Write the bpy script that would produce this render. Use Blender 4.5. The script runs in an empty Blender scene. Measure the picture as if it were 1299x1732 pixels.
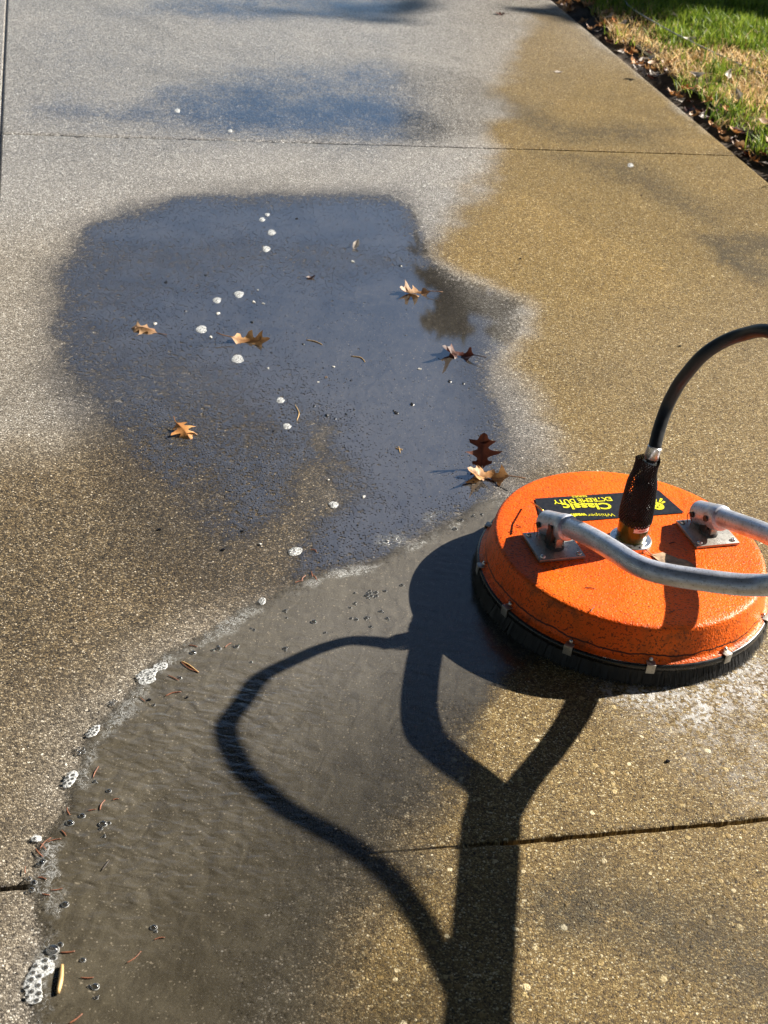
import bpy, bmesh, math, random
import numpy as np
from mathutils import Vector, Matrix

rng = np.random.default_rng(7)
random.seed(7)
scene = bpy.context.scene
COL = scene.collection
R = math.radians

# ------------------------------------------------------------------ camera
CAM_H, PITCH, ROLL, FPX = 1.43861, 0.58158, 0.12277, 2317.5
fw = np.array([0, math.cos(PITCH), -math.sin(PITCH)])
rt0 = np.array([1.0, 0, 0]); dn0 = np.cross(fw, rt0)
rt = math.cos(ROLL) * rt0 - math.sin(ROLL) * dn0
dn = np.cross(fw, rt)
cd = bpy.data.cameras.new('camera'); cam = bpy.data.objects.new('camera', cd); COL.objects.link(cam)
cd.sensor_fit = 'VERTICAL'; cd.sensor_height = 24.0; cd.lens = FPX / 1732 * 24.0
cd.clip_start = 0.05; cd.clip_end = 2000
cd.dof.use_dof = True; cd.dof.focus_distance = 2.45; cd.dof.aperture_fstop = 7.0
cam.matrix_world = Matrix(((rt[0], -dn[0], -fw[0], 0), (rt[1], -dn[1], -fw[1], 0), (rt[2], -dn[2], -fw[2], CAM_H), (0, 0, 0, 1)))
scene.camera = cam

def G(px, py, z=0.0):
    """a point of the place, at height z, read off the photograph's pixel grid (1299 x 1732)"""
    d = fw + (px - 649.5) / FPX * rt + (py - 866) / FPX * dn
    t = (z - CAM_H) / d[2]
    return np.array([d[0] * t, d[1] * t, z])

# ------------------------------------------------------------------ light
SUN_AZ, SUN_COT = 3.69383 - math.pi, 1.66046      # direction to the sun in plan, cot of its elevation
sun_el = math.atan(1 / SUN_COT)
to_sun = Vector((math.cos(SUN_AZ) * math.cos(sun_el), math.sin(SUN_AZ) * math.cos(sun_el), math.sin(sun_el)))
sd = bpy.data.lights.new('sun', 'SUN'); so = bpy.data.objects.new('sun', sd); COL.objects.link(so)
sd.energy = 5.0; sd.angle = R(0.55); sd.color = (1.0, 0.93, 0.82)
so.rotation_euler = to_sun.to_track_quat('Z', 'Y').to_euler()
so.location = (6, 4, 8)
w = bpy.data.worlds.new('World'); scene.world = w; w.use_nodes = True
wn = w.node_tree; sky = wn.nodes.new('ShaderNodeTexSky'); sky.sky_type = 'NISHITA'; sky.sun_disc = False
sky.sun_elevation = sun_el; sky.sun_rotation = math.pi / 2 - SUN_AZ
sky.air_density = 1.0; sky.dust_density = 0.4; sky.ozone_density = 2.8
bg = wn.nodes['Background']; bg.inputs[1].default_value = 0.052
wn.links.new(sky.outputs[0], bg.inputs[0])
vs = scene.view_settings
vs.view_transform = 'Standard'; vs.look = 'None'; vs.gamma = 1.0; vs.use_curve_mapping = False
vs.exposure = 1.36

# ------------------------------------------------------------------ node helpers
class NT:
    def __init__(s, name):
        s.m = bpy.data.materials.new(name); s.m.use_nodes = True
        s.t = s.m.node_tree; s.bsdf = s.t.nodes['Principled BSDF']; s.out = s.t.nodes['Material Output']
    def n(s, typ, ins=None, **props):
        nd = s.t.nodes.new(typ)
        for k, v in props.items(): setattr(nd, k, v)
        for k, v in (ins or {}).items(): s.set(nd.inputs[k], v)
        return nd
    def set(s, sock, v):
        if isinstance(v, bpy.types.NodeSocket): s.t.links.new(v, sock)
        elif isinstance(v, bpy.types.Node): s.t.links.new(v.outputs[0], sock)
        else:
            if isinstance(v, (tuple, list)) and len(v) == 3 and sock.type == 'RGBA': v = (*v, 1)
            sock.default_value = v
    def co(s): return s.n('ShaderNodeTexCoord').outputs['Object']
    def math(s, op, a, b=0.0, c=None, clamp=False):
        d = {0: a, 1: b}
        if c is not None: d[2] = c
        return s.n('ShaderNodeMath', d, operation=op, use_clamp=clamp).outputs[0]
    def mix(s, f, a, b, mode='MIX'):
        nd = s.n('ShaderNodeMix', data_type='RGBA', blend_type=mode)
        s.set(nd.inputs['Factor'], f); s.set(nd.inputs['A'], a); s.set(nd.inputs['B'], b)
        return nd.outputs['Result']
    def ss(s, v, lo, hi, a=0.0, b=1.0):
        nd = s.n('ShaderNodeMapRange', {0: v, 1: lo, 2: hi, 3: a, 4: b}, interpolation_type='SMOOTHSTEP')
        return nd.outputs[0]
    def lin(s, v, lo, hi, a=0.0, b=1.0):
        return s.n('ShaderNodeMapRange', {0: v, 1: lo, 2: hi, 3: a, 4: b}).outputs[0]
    def noise(s, vec, scale, detail=3.0, rough=0.55, dist=0.0, dims='3D'):
        return s.n('ShaderNodeTexNoise', {'Vector': vec, 'Scale': scale, 'Detail': detail, 'Roughness': rough, 'Distortion': dist}, noise_dimensions=dims).outputs[0]
    def vor(s, vec, scale, feature='F1', dims='3D', rnd=1.0):
        return s.n('ShaderNodeTexVoronoi', {'Vector': vec, 'Scale': scale, 'Randomness': rnd}, feature=feature, voronoi_dimensions=dims)
    def ramp(s, f, stops, interp='LINEAR'):
        nd = s.n('ShaderNodeValToRGB', {0: f}); cr = nd.color_ramp; cr.interpolation = interp
        while len(cr.elements) < len(stops): cr.elements.new(0.5)
        for e, (p, c) in zip(cr.elements, stops): e.position = p; e.color = (*c, 1)
        return nd.outputs[0]
    def attr(s, name): return s.n('ShaderNodeAttribute', attribute_name=name).outputs['Fac']
    def attrc(s, name): return s.n('ShaderNodeAttribute', attribute_name=name).outputs['Color']
    def scale(s, vec, sx, sy, sz, rz=0.0):
        return s.n('ShaderNodeMapping', {'Vector': vec, 'Scale': (sx, sy, sz), 'Rotation': (0, 0, rz)}).outputs[0]
    def bump(s, h, strength, dist, normal=None):
        d = {'Height': h, 'Strength': strength, 'Distance': dist}
        if normal is not None: d['Normal'] = normal
        return s.n('ShaderNodeBump', d).outputs[0]
    def p(s, **kw):
        names = {'base': 'Base Color', 'rough': 'Roughness', 'metal': 'Metallic', 'spec': 'Specular IOR Level', 'ior': 'IOR', 'normal': 'Normal', 'alpha': 'Alpha', 'coat': 'Coat Weight', 'coatr': 'Coat Roughness', 'trans': 'Transmission Weight', 'aniso': 'Anisotropic', 'sss': 'Subsurface Weight'}
        for k, v in kw.items(): s.set(s.bsdf.inputs[names[k]], v)
        return s

def pebbles(N, vec, few=0.0):
    """the exposed aggregate shared by slab and water films: returns colour random, gap distance, height"""
    wob = N.n('ShaderNodeVectorMath', {0: vec, 1: N.n('ShaderNodeVectorMath', {0: N.n('ShaderNodeTexNoise', {'Vector': vec, 'Scale': 90.0, 'Detail': 1.0}, noise_dimensions='2D').outputs['Color'], 1: (0.004, 0.004, 0.0)}, operation='MULTIPLY').outputs[0]}, operation='ADD').outputs[0]
    v1 = N.vor(wob, 205.0, dims='2D'); v2 = N.vor(wob, 450.0, dims='2D'); v3 = N.vor(wob, 78.0, dims='2D')
    sep = lambda v: N.n('ShaderNodeSeparateColor', {0: v.outputs['Color']}).outputs
    s1, s2, s3 = sep(v1), sep(v2), sep(v3)
    big = N.math('MULTIPLY', N.math('GREATER_THAN', s3[1], N.math('MULTIPLY_ADD', few, .20, .84)), N.math('LESS_THAN', v3.outputs['Distance'], N.math('MULTIPLY_ADD', s3[2], 0.26, 0.16)))
    mid = N.math('MULTIPLY', N.math('GREATER_THAN', s1[1], 0.52), N.math('LESS_THAN', v1.outputs['Distance'], N.math('MULTIPLY_ADD', s1[2], 0.30, 0.16)))
    rnd = N.n('ShaderNodeMix', {0: mid, 2: s2[0], 3: s1[0]}, data_type='FLOAT').outputs[0]
    rnd = N.n('ShaderNodeMix', {0: big, 2: rnd, 3: N.math('MULTIPLY_ADD', s3[0], .62, .38)}, data_type='FLOAT').outputs[0]
    h2 = N.ss(v2.outputs['Distance'], 0.5, 0.2); h1 = N.math('MULTIPLY', N.ss(v1.outputs['Distance'], 0.46, 0.24), mid)
    h = N.math('ADD', N.math('MULTIPLY', h2, N.math('MULTIPLY_ADD', s2[2], 0.4, 0.05)), N.math('MULTIPLY', h1, N.math('MULTIPLY_ADD', s1[2], 0.5, 0.2)))
    h = N.math('ADD', h, N.math('MULTIPLY', N.math('MULTIPLY', big, N.ss(v3.outputs['Distance'], 0.42, 0.2)), 0.4))
    gap = N.n('ShaderNodeMix', {0: mid, 2: N.ss(v2.outputs['Distance'], 0.30, 0.65), 3: 0.0}, data_type='FLOAT').outputs[0]
    gap = N.math('MULTIPLY', gap, N.math('SUBTRACT', 1.0, big))
    return rnd, gap, h, s2[1], s1[2]

# ------------------------------------------------------------------ mesh helpers
def tag(o, label=None, cat=None, group=None, kind=None):
    for k, v in (('label', label), ('category', cat), ('group', group), ('kind', kind)):
        if v: o[k] = v
    return o

def link(name, me, parent=None, loc=None):
    o = bpy.data.objects.new(name, me); COL.objects.link(o)
    if parent: o.parent = parent
    if loc is not None: o.location = loc
    return o

def mesh(name, verts, faces, mats=None, smooth=True, mi=None):
    me = bpy.data.meshes.new(name)
    me.from_pydata([tuple(map(float, v)) for v in verts], [], [tuple(map(int, f)) for f in faces])
    for m in (mats or []): me.materials.append(m)
    if mi is not None: me.polygons.foreach_set('material_index', np.asarray(mi, np.int32))
    if smooth: me.polygons.foreach_set('use_smooth', np.ones(len(me.polygons), bool))
    me.update(); return me

def np_mesh(name, V, F, mats, smooth=False):
    """fast mesh from arrays: V (n,3), F (m,k)"""
    me = bpy.data.meshes.new(name); V = np.asarray(V, np.float32); F = np.asarray(F, np.int32)
    me.vertices.add(len(V)); me.vertices.foreach_set('co', V.ravel())
    me.loops.add(F.size); me.loops.foreach_set('vertex_index', F.ravel())
    me.polygons.add(len(F)); me.polygons.foreach_set('loop_start', np.arange(0, F.size, F.shape[1], dtype=np.int32))
    me.polygons.foreach_set('loop_total', np.full(len(F), F.shape[1], np.int32))
    if smooth: me.polygons.foreach_set('use_smooth', np.ones(len(F), bool))
    for m in mats: me.materials.append(m)
    me.update(calc_edges=True); return me

class MB:
    """collects shapes into one mesh"""
    def __init__(s): s.v = []; s.f = []; s.mi = []; s.cur = 0
    def add(s, V, F):
        b = len(s.v); s.v += [tuple(map(float, v)) for v in V]
        for f in F: s.f.append(tuple(int(i) + b for i in f)); s.mi.append(s.cur)
    def tube(s, pts, r, seg=14, caps=True):
        pts = [Vector(p) for p in pts]; n = len(pts)
        rs = r if hasattr(r, '__len__') else [r] * n
        T = [(pts[min(i + 1, n - 1)] - pts[max(i - 1, 0)]).normalized() for i in range(n)]
        u = T[0].orthogonal().normalized(); V = []; F = []
        for i in range(n):
            u = (u - T[i] * u.dot(T[i])).normalized(); v = T[i].cross(u)
            for k in range(seg):
                a = 2 * math.pi * k / seg
                V.append(pts[i] + (u * math.cos(a) + v * math.sin(a)) * rs[i])
        for i in range(n - 1):
            for k in range(seg):
                k2 = (k + 1) % seg
                F.append((i * seg + k, i * seg + k2, (i + 1) * seg + k2, (i + 1) * seg + k))
        if caps:
            F.append(tuple(range(seg))[::-1]); F.append(tuple((n - 1) * seg + k for k in range(seg)))
        s.add(V, F); return s
    def lathe(s, prof, c=(0, 0, 0), seg=64, M=None, closed=False):
        V = []; F = []; n = len(prof)
        for r, z in prof:
            for k in range(seg):
                a = 2 * math.pi * k / seg; p = Vector((r * math.cos(a), r * math.sin(a), z))
                if M is not None: p = M @ p
                V.append(p + Vector(c))
        for i in range(n - 1 + (1 if closed else 0)):
            j = (i + 1) % n
            for k in range(seg):
                k2 = (k + 1) % seg
                F.append((i * seg + k, i * seg + k2, j * seg + k2, j * seg + k))
        if not closed:
            if prof[0][0] > 1e-5 and prof[0][0] < 1e9: pass
        s.add(V, F); return s
    def box(s, c, size, rz=0.0, bev=0.0, M=None):
        bm = bmesh.new(); bmesh.ops.create_cube(bm, size=1.0)
        for v in bm.verts: v.co = Vector((v.co.x * size[0], v.co.y * size[1], v.co.z * size[2]))
        if bev: bmesh.ops.bevel(bm, geom=list(bm.edges), offset=bev, segments=2, affect='EDGES', profile=0.6)
        mm = (M if M is not None else Matrix.Rotation(rz, 4, 'Z'))
        bm.verts.index_update()
        s.add([(mm @ v.co) + Vector(c) for v in bm.verts], [[v.index for v in f.verts] for f in bm.faces]); bm.free(); return s
    def build(s, name, mats, parent=None, smooth=True, loc=None, auto=None):
        if not isinstance(mats, (list, tuple)): mats = [mats]
        V = s.v
        if parent is not None and loc is None: V = np.array(V) - np.array(parent.location)
        me = mesh(name, V, s.f, mats, smooth, s.mi)
        if auto is not None and smooth: me.set_sharp_from_angle(angle=R(auto))
        return link(name, me, parent, loc)

def smooth_path(pts, n=8):
    P = [np.array(p, float) for p in pts]; P = [2 * P[0] - P[1]] + P + [2 * P[-1] - P[-2]]; out = []
    for i in range(1, len(P) - 2):
        for t in np.linspace(0, 1, n, endpoint=False):
            a, b, c, d = P[i - 1:i + 3]
            out.append(0.5 * (2 * b + (c - a) * t + (2 * a - 5 * b + 4 * c - d) * t * t + (3 * b - a - 3 * c + d) * t ** 3))
    return out + [P[-2]]

def poly_sd(P, poly):
    """signed distance (positive inside) from points P (n,2) to polygon (m,2)"""
    poly = np.asarray(poly, float)[:, :2]; A = poly; B = np.roll(poly, -1, 0)
    d = np.full(len(P), 1e9); ins = np.zeros(len(P), bool)
    for a, b in zip(A, B):
        ab = b - a; t = np.clip(((P - a) @ ab) / max(ab @ ab, 1e-12), 0, 1)
        d = np.minimum(d, np.hypot(*(P - a - t[:, None] * ab).T))
        c = (a[1] > P[:, 1]) != (b[1] > P[:, 1])
        with np.errstate(divide='ignore', invalid='ignore'):
            ins ^= c & (P[:, 0] < (b[0] - a[0]) * (P[:, 1] - a[1]) / (b[1] - a[1]) + a[0])
    return np.where(ins, d, -d)

def vnoise(P, s, seed):
    """cheap smooth value noise"""
    r = np.random.default_rng(seed); T = r.random((256, 256)); Q = P / s + 100.0
    i = np.floor(Q).astype(int); f = Q - i; f = f * f * (3 - 2 * f); g = lambda a, b: T[(i[:, 0] + a) % 256, (i[:, 1] + b) % 256]
    return (g(0, 0) * (1 - f[:, 0]) + g(1, 0) * f[:, 0]) * (1 - f[:, 1]) + (g(0, 1) * (1 - f[:, 0]) + g(1, 1) * f[:, 0]) * f[:, 1]
def pxpoly(L): return np.array([G(x, y) for x, y in L])
def soft(P, L, wd, bias=0.0):
    s = poly_sd(P, pxpoly(L)); t = np.clip((s + bias) / wd * 0.5 + 0.5, 0, 1); return t * t * (3 - 2 * t)

# ------------------------------------------------------------------ slab layout: u across, v along the drive
PSI = -0.27928
nU = np.array([math.cos(PSI), -math.sin(PSI)]); dV = np.array([math.sin(PSI), math.cos(PSI)])
def UV(u, v): return nU * u + dV * v
U_JOINT, U_EDGE = -0.135, 2.295
V_JOINTS = (-1.66, 1.265, 4.19, 7.115)

# pixel outlines of the films of water and dirt on the slab
PUDDLE = [(62, 560), (72, 450), (128, 388), (190, 352), (300, 326), (420, 321), (560, 318), (680, 322), (702, 350), (722, 398), (738, 445), (780, 466), (850, 488), (893, 505), (900, 530), (880, 570), (850, 600), (838, 640), (862, 700), (890, 760), (880, 800), (830, 840), (825, 862), (770, 884), (700, 930), (620, 965), (540, 985), (450, 1010), (400, 985), (430, 930), (500, 880), (520, 800), (470, 1000), (330, 950), (240, 850), (150, 740), (84, 650)]
DEEP1 = [(330, 470), (450, 445), (560, 470), (730, 448), (790, 478), (870, 510), (862, 575), (815, 620), (826, 690), (805, 760), (822, 850), (740, 875), (680, 915), (600, 955), (545, 930), (600, 870), (590, 790), (540, 725), (480, 690), (410, 625), (330, 590), (240, 585), (170, 550), (230, 500)]
DEEP2 = [(150, 390), (300, 345), (430, 342), (600, 340), (690, 340), (722, 405), (720, 450), (560, 430), (420, 410), (330, 425), (200, 420)]
SHAPE = [(66, 520), (78, 460), (130, 388), (190, 352), (300, 326), (420, 321), (560, 318), (680, 322), (702, 350), (722, 398), (742, 445), (800, 560), (868, 660), (930, 790), (900, 850), (800, 880), (700, 930), (620, 965), (500, 990), (400, 990), (300, 930), (230, 830), (150, 730), (84, 640)]
RUNOFF = [(850, 838), (800, 850), (770, 872), (700, 912), (620, 948), (540, 966), (460, 1000), (400, 1030), (340, 1068), (272, 1100), (238, 1136), (192, 1188), (152, 1240), (116, 1305), (92, 1375), (52, 1445), (44, 1500), (62, 1580), (38, 1680), (50, 1760), (400, 1800), (700, 1800), (790, 1760), (800, 1600), (822, 1400), (835, 1290), (850, 1200), (870, 1150), (960, 1100), (960, 1000), (900, 900)]
GOLD = [(790, 335), (835, 250), (848, 170), (870, 90), (900, 20), (960, 25), (1120, 150), (1240, 240), (1320, 320), (1420, 700), (1400, 1000), (900, 830), (930, 790), (868, 660), (858, 590), (900, 520), (800, 470), (740, 430)]  # tan slab, left without the grey ramp's painted sheen

# ------------------------------------------------------------------ materials: the ground
def mat_driveway():
    N = NT('exposed_aggregate'); co = N.co()
    few = N.math('SUBTRACT', 1.0, N.attr('stony'))
    rnd, gap, h, r2, r3 = pebbles(N, co, few)
    damp = N.attr('damp')
    dark, gold, wet, froth, moss, slick = (N.attr(a) for a in ('dark', 'gold', 'wet', 'froth', 'moss', 'slick'))
    n1 = N.noise(co, 3.2, 5, 0.6, dims='2D'); n2 = N.noise(co, 28.0, 4, 0.6, dims='2D')
    dark = N.math('ADD', dark, N.math('MULTIPLY', N.math('SUBTRACT', n2, 0.5), N.math('MULTIPLY', dark, 0.9)), clamp=True)
    grey = N.ramp(rnd, [(0.0, (.035, .032, .028)), (.16, (.125, .112, .097)), (.42, (.275, .25, .215)), (.7, (.385, .36, .32)), (.88, (.60, .575, .535)), (1.0, (.88, .87, .85))])  # grey stone, its paleness partly sky sheen painted into the colour
    tan = N.ramp(rnd, [(0.0, (.026, .015, .005)), (.16, (.115, .070, .019)), (.42, (.20, .125, .028)), (.72, (.285, .185, .050)), (.91, (.46, .34, .13)), (1.0, (.72, .62, .40))])
    brn = N.ramp(rnd, [(0.0, (.010, .008, .006)), (.34, (.035, .027, .018)), (.58, (.085, .061, .033)), (.76, (.19, .135, .070)), (.92, (.36, .27, .145)), (1.0, (.60, .52, .40))])
    c = N.mix(gold, grey, tan)
    c = N.mix(dark, c, brn)
    c = N.mix(N.math('MULTIPLY', gap, 0.72), c, N.mix(gold, (.075, .062, .045), (.085, .058, .024)))
    dm = N.math('MULTIPLY', damp, N.ss(N.math('ADD', n2, N.math('MULTIPLY', damp, .5)), .35, .75), clamp=True)
    dm = N.math('MULTIPLY', dm, N.ss(h, .85, .30, .25, 1.0))
    c = N.mix(N.math('MULTIPLY', dm, .95), c, N.mix(1.0, c, (.52, .53, .58), 'MULTIPLY'))
    c = N.mix(N.ss(n1, .35, .75, 0.0, .30), c, N.mix(.5, c, (.5, .5, .5), 'MULTIPLY'))
    n5 = N.noise(co, 1.6, 6, .65, .6, '2D'); c = N.mix(N.math('MULTIPLY', N.ss(n5, .52, .70), .45), c, N.mix(.62, c, (1.55, 1.5, 1.45), 'MULTIPLY')); c = N.mix(N.math('MULTIPLY', N.ss(n5, .46, .32), .5), c, N.mix(.7, c, (.55, .54, .52), 'MULTIPLY'))
    m2 = N.math('MULTIPLY', moss, N.ss(N.math('ADD', n2, N.math('MULTIPLY', r2, .35)), .34, .68))
    c = N.mix(N.math('MULTIPLY', m2, .70), c, (.022, .021, .016))
    fm = N.math('MULTIPLY', froth, N.ss(N.math('ADD', N.math('MULTIPLY', n2, .8), N.math('MULTIPLY', r3, .5)), .40, 1.05))
    c = N.mix(fm, c, (.62, .62, .62))
    c = N.mix(N.math('MULTIPLY', wet, .22), c, N.mix(1.0, c, c, 'MULTIPLY'))
    ro = N.math('ADD', N.math('MULTIPLY_ADD', wet, -0.50, .86), N.math('MULTIPLY', N.math('SUBTRACT', r2, .5), .25), clamp=True)
    ro = N.math('MULTIPLY', ro, N.math('MULTIPLY_ADD', slick, -.72, 1.0))
    nb = N.bump(N.math('ADD', h, N.math('MULTIPLY', n2, .3)), N.math('MULTIPLY', N.lin(wet, 0, 1, .95, .62), N.math('MULTIPLY_ADD', slick, -.88, 1.0)), .0036)
    N.p(base=c, rough=ro, spec=N.math('MULTIPLY', N.math('MULTIPLY_ADD', wet, .7, .3), N.math('MULTIPLY_ADD', gold, -.65, 1.0)), normal=nb)
    return N.m

def mat_film(name, silt, silt2, rough, ripple, ior, soft_a, poke=.62, heavy=(.078, .071, .062)):
    """thin dirty water lying on the aggregate; the tallest stones poke through where the film is thin"""
    N = NT(name); co = N.co()
    rnd, gap, h, r2, r3 = pebbles(N, co)
    cov = N.attr('cover'); rip = N.attr('ripple'); fr = N.attr('froth')
    n1 = N.noise(co, 9.0, 5, .62, dims='2D'); n2 = N.noise(co, 60.0, 4, .6, dims='2D')
    v = N.math('ADD', cov, N.math('MULTIPLY', N.math('SUBTRACT', n1, .5), .55 if soft_a > 0 else .40))
    v = N.math('SUBTRACT', N.math('ADD', v, N.math('MULTIPLY', N.math('SUBTRACT', n2, .5), .55)), N.math('MULTIPLY', h, poke))
    a = N.math('MULTIPLY', N.ss(v, -.06 - soft_a, .30 + soft_a), N.ss(cov, .02, .2))
    if soft_a > .2: a = N.math('MULTIPLY_ADD', a, .72, N.math('MULTIPLY', N.ss(cov, .05, .5), .28))
    c = N.mix(N.ss(n1, .3, .7), silt, silt2); c = N.mix(N.attr('load'), c, heavy)
    gr_ = N.math('ADD', N.math('MULTIPLY', N.noise(co, 420.0, 2, .7, dims='2D'), .7), N.math('MULTIPLY', N.noise(N.scale(co, 1.6, .7, 1.0, R(-30)), 26.0, 4, .65, 1.2, '2D'), .8))
    c = N.mix(1.0, c, N.n('ShaderNodeCombineColor', {0: N.lin(gr_, .45, 1.05, .62, 1.38), 1: N.lin(gr_, .45, 1.05, .62, 1.38), 2: N.lin(gr_, .45, 1.05, .64, 1.36)}).outputs[0], 'MULTIPLY')
    c = N.mix(N.math('MULTIPLY', N.ss(N.math('ADD', r2, N.math('MULTIPLY', h, .5)), 1.05, 1.3), .5), c, (.42, .36, .27))
    wv = N.noise(N.scale(co, 1.0, 1.9, 1.0, R(38)), 36.0, 1, .45, .25, '2D')
    fine = N.noise(co, 330.0, 2, .6, dims='2D')
    # scum: pale threads and specks drawn out along the edge of the flow
    t1 = N.math('ABSOLUTE', N.math('SUBTRACT', N.noise(co, 85.0, 4, .65, 1.6, '2D'), .5))
    patch = N.ss(N.math('ADD', N.noise(co, 16.0, 3, .6, dims='2D'), N.math('MULTIPLY', fr, .30)), .63, .88)
    sc = N.math('MULTIPLY', N.math('MULTIPLY', N.ss(t1, .060, .006), patch), fr, clamp=True)
    sc = N.math('ADD', N.math('MULTIPLY', sc, .75), N.math('MULTIPLY', N.math('MULTIPLY', fr, patch), .03), clamp=True)
    c = N.mix(sc, c, (.60, .60, .58))
    hh = N.math('ADD', N.math('MULTIPLY', N.math('MULTIPLY', wv, rip), ripple), N.math('MULTIPLY', fine, .0005 if ior > 1.5 else .014))
    hh = N.math('ADD', hh, N.math('MULTIPLY', sc, .05))
    nb = N.bump(hh, 1.0, .012)
    N.p(base=c, rough=.7, spec=0.0, normal=nb)
    tr = N.n('ShaderNodeBsdfTransparent')
    body = N.n('ShaderNodeMixShader', {0: N.math('MAXIMUM', N.math('MULTIPLY', a, N.attr('silt')), N.math('MULTIPLY', sc, .8)), 1: tr.outputs[0], 2: N.bsdf.outputs[0]})
    fz = N.n('ShaderNodeFresnel', {'IOR': ior, 'Normal': nb})
    gl = N.n('ShaderNodeBsdfGlossy', {0: (1, 1, 1), 'Roughness': N.math('ADD', rough, N.math('MULTIPLY', sc, .5)), 'Normal': nb})
    mx = N.n('ShaderNodeMixShader', {0: N.math('MULTIPLY', N.math('MULTIPLY', fz.outputs[0], a), N.math('MULTIPLY_ADD', N.attr('clear'), -.45, 1.0)), 1: body.outputs[0], 2: gl.outputs[0]})
    N.t.links.new(mx.outputs[0], N.out.inputs[0])
    return N.m

def simple(name, base, rough=.5, metal=0.0, spec=.5, var=.25, vscale=40.0, bump=0.0, bscale=200.0, coat=0.0):
    N = NT(name); co = N.co(); n = N.noise(co, vscale, 4, .6)
    d = tuple(x * (1 - var) for x in base); l = tuple(min(1, x * (1 + var)) for x in base)
    N.p(base=N.mix(N.ss(n, .3, .7), d, l), rough=N.math('MULTIPLY_ADD', n, .2, rough - .1), metal=metal, spec=spec, coat=coat)
    if bump: N.p(normal=N.bump(N.noise(co, bscale, 3, .6), bump, .001))
    return N.m

# ------------------------------------------------------------------ driveway
def lines_1d(lo, hi, step, extra, coarse):
    L = list(np.arange(lo, hi + 1e-6, step)) + list(coarse)
    for e in extra:
        L = [x for x in L if abs(x - e) > .011] + [e - .0075, e - .0040, e - .0028, e + .0028, e + .0040, e + .0075]
    return np.array(sorted(L))
us = lines_1d(-.30, U_EDGE - .03, .015, [U_JOINT], [-2.57, -2.0, -1.4, -.8, -.5])
us = np.concatenate([us[us < U_EDGE - .02], [U_EDGE - .018, U_EDGE - .010, U_EDGE - .004, U_EDGE - .001, U_EDGE, U_EDGE]])
vs_ = lines_1d(.62, 7.4, .0165, [1.265, 4.19, 7.115], [-12, -8, -5, -3, -1.9, -1, -.4, .1, 8, 9, 10.5, 13, 18])
UU, VV = np.meshgrid(us, vs_); nu, nv = len(us), len(vs_)
PXY = UU.ravel()[:, None] * nU + VV.ravel()[:, None] * dV
Z = np.zeros(nu * nv)
jit = np.interp(UU.ravel(), np.linspace(-3, 3, 400), rng.normal(0, .0012, 400))
for e in (1.265, 4.19, 7.115):
    d = np.abs(VV.ravel() - e)
    Z = np.where(d < .0030, -.016, np.where(d < .0042, -.0035, np.where(d < .008, -.0005, Z)))
d = np.abs(UU.ravel() - U_JOINT)
Z = np.where(d < .0030, -.016, np.where(d < .0042, -.0035, Z))
for e in (1.265, 4.19, 7.115):
    d = VV.ravel() - e; near = np.abs(d) < .009
    wob = .0020 * (vnoise(PXY, .018, 71) - .5) + .0024 * (vnoise(PXY, .12, 72) - .5)
    PXY[near] += (wob[:, None] * dV)[near]
    Z = np.where(near & (np.abs(d) > .0033), Z - .007 * np.clip(vnoise(PXY, .013, 73) - .72, 0, 1) * 2.2, Z)
# joint packed with silt where the mud runs over it
du = UU.ravel(); k = np.zeros((nv, nu))
eu = np.zeros(nu); eu[-6:] = [-.0004, -.0015, -.004, -.009, -.014, -.06]
Z = np.minimum(Z, np.tile(eu, nv))
fill = soft(PXY, [(840, 1380), (700, 1395), (300, 1440), (60, 1470), (60, 1530), (300, 1510), (700, 1470), (850, 1440)], .03)
Z = np.where((Z < -.002) & (UU.ravel() < U_EDGE - .03), Z * (1 - .75 * fill), Z)
fill2 = soft(PXY, [(560, 200), (1400, 200), (1400, 300), (560, 300)], .25)
Z = np.where((Z < -.002) & (UU.ravel() < U_EDGE - .03), Z * (1 - .75 * fill2), Z)
ii = (np.arange(nv - 1)[:, None] * nu + np.arange(nu - 1)).ravel()
DF = np.stack([ii, ii + 1, ii + 1 + nu, ii + nu], 1)
me = np_mesh('driveway', np.column_stack([PXY, Z]), DF, [mat_driveway()], True)
me.set_sharp_from_angle(angle=R(40))
def fattr(me, name, a):
    at = me.attributes.new(name, 'FLOAT', 'POINT'); at.data.foreach_set('value', np.asarray(a, np.float32))
W = PXY + .10 * np.column_stack([vnoise(PXY, .22, 1) - .5, vnoise(PXY, .22, 2) - .5]) + .04 * np.column_stack([vnoise(PXY, .06, 3) - .5, vnoise(PXY, .06, 4) - .5])
W2 = PXY + .03 * np.column_stack([vnoise(PXY, .10, 5) - .5, vnoise(PXY, .10, 6) - .5])
low_left = soft(W, [(-400, 760), (100, 770), (200, 740), (420, 700), (560, 820), (560, 960), (420, 1020), (250, 1130), (100, 1330), (30, 1480), (30, 1800), (-500, 1800)], .16)
lower = soft(W, [(-900, 1180), (2000, 1180), (2400, 2600), (-900, 2600)], .2)
shape = soft(W2, SHAPE, .085)
dark = np.clip(1.0 * low_left * (1 - .45 * lower) + .6 * shape, 0, 1)
damp = np.clip(.95 * shape + .8 * soft(W, [(120, 640), (420, 640), (600, 800), (600, 970), (420, 1030), (300, 1060), (210, 960), (140, 800)], .12), 0, 1)
stony = soft(W, [(600, 1100), (1500, 900), (1600, 1900), (600, 1900)], .3) * .9 + .25 * soft(W, [(740, 240), (1400, 240), (1400, 900), (900, 900)], .4)
streak = soft(W, [(840, 150), (960, 205), (1150, 215), (1100, 250), (960, 235), (830, 185)], .12) * .8 + soft(W, [(900, 262), (1080, 275), (1180, 330), (1230, 385), (1150, 360), (1010, 300)], .12) * .75
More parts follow.
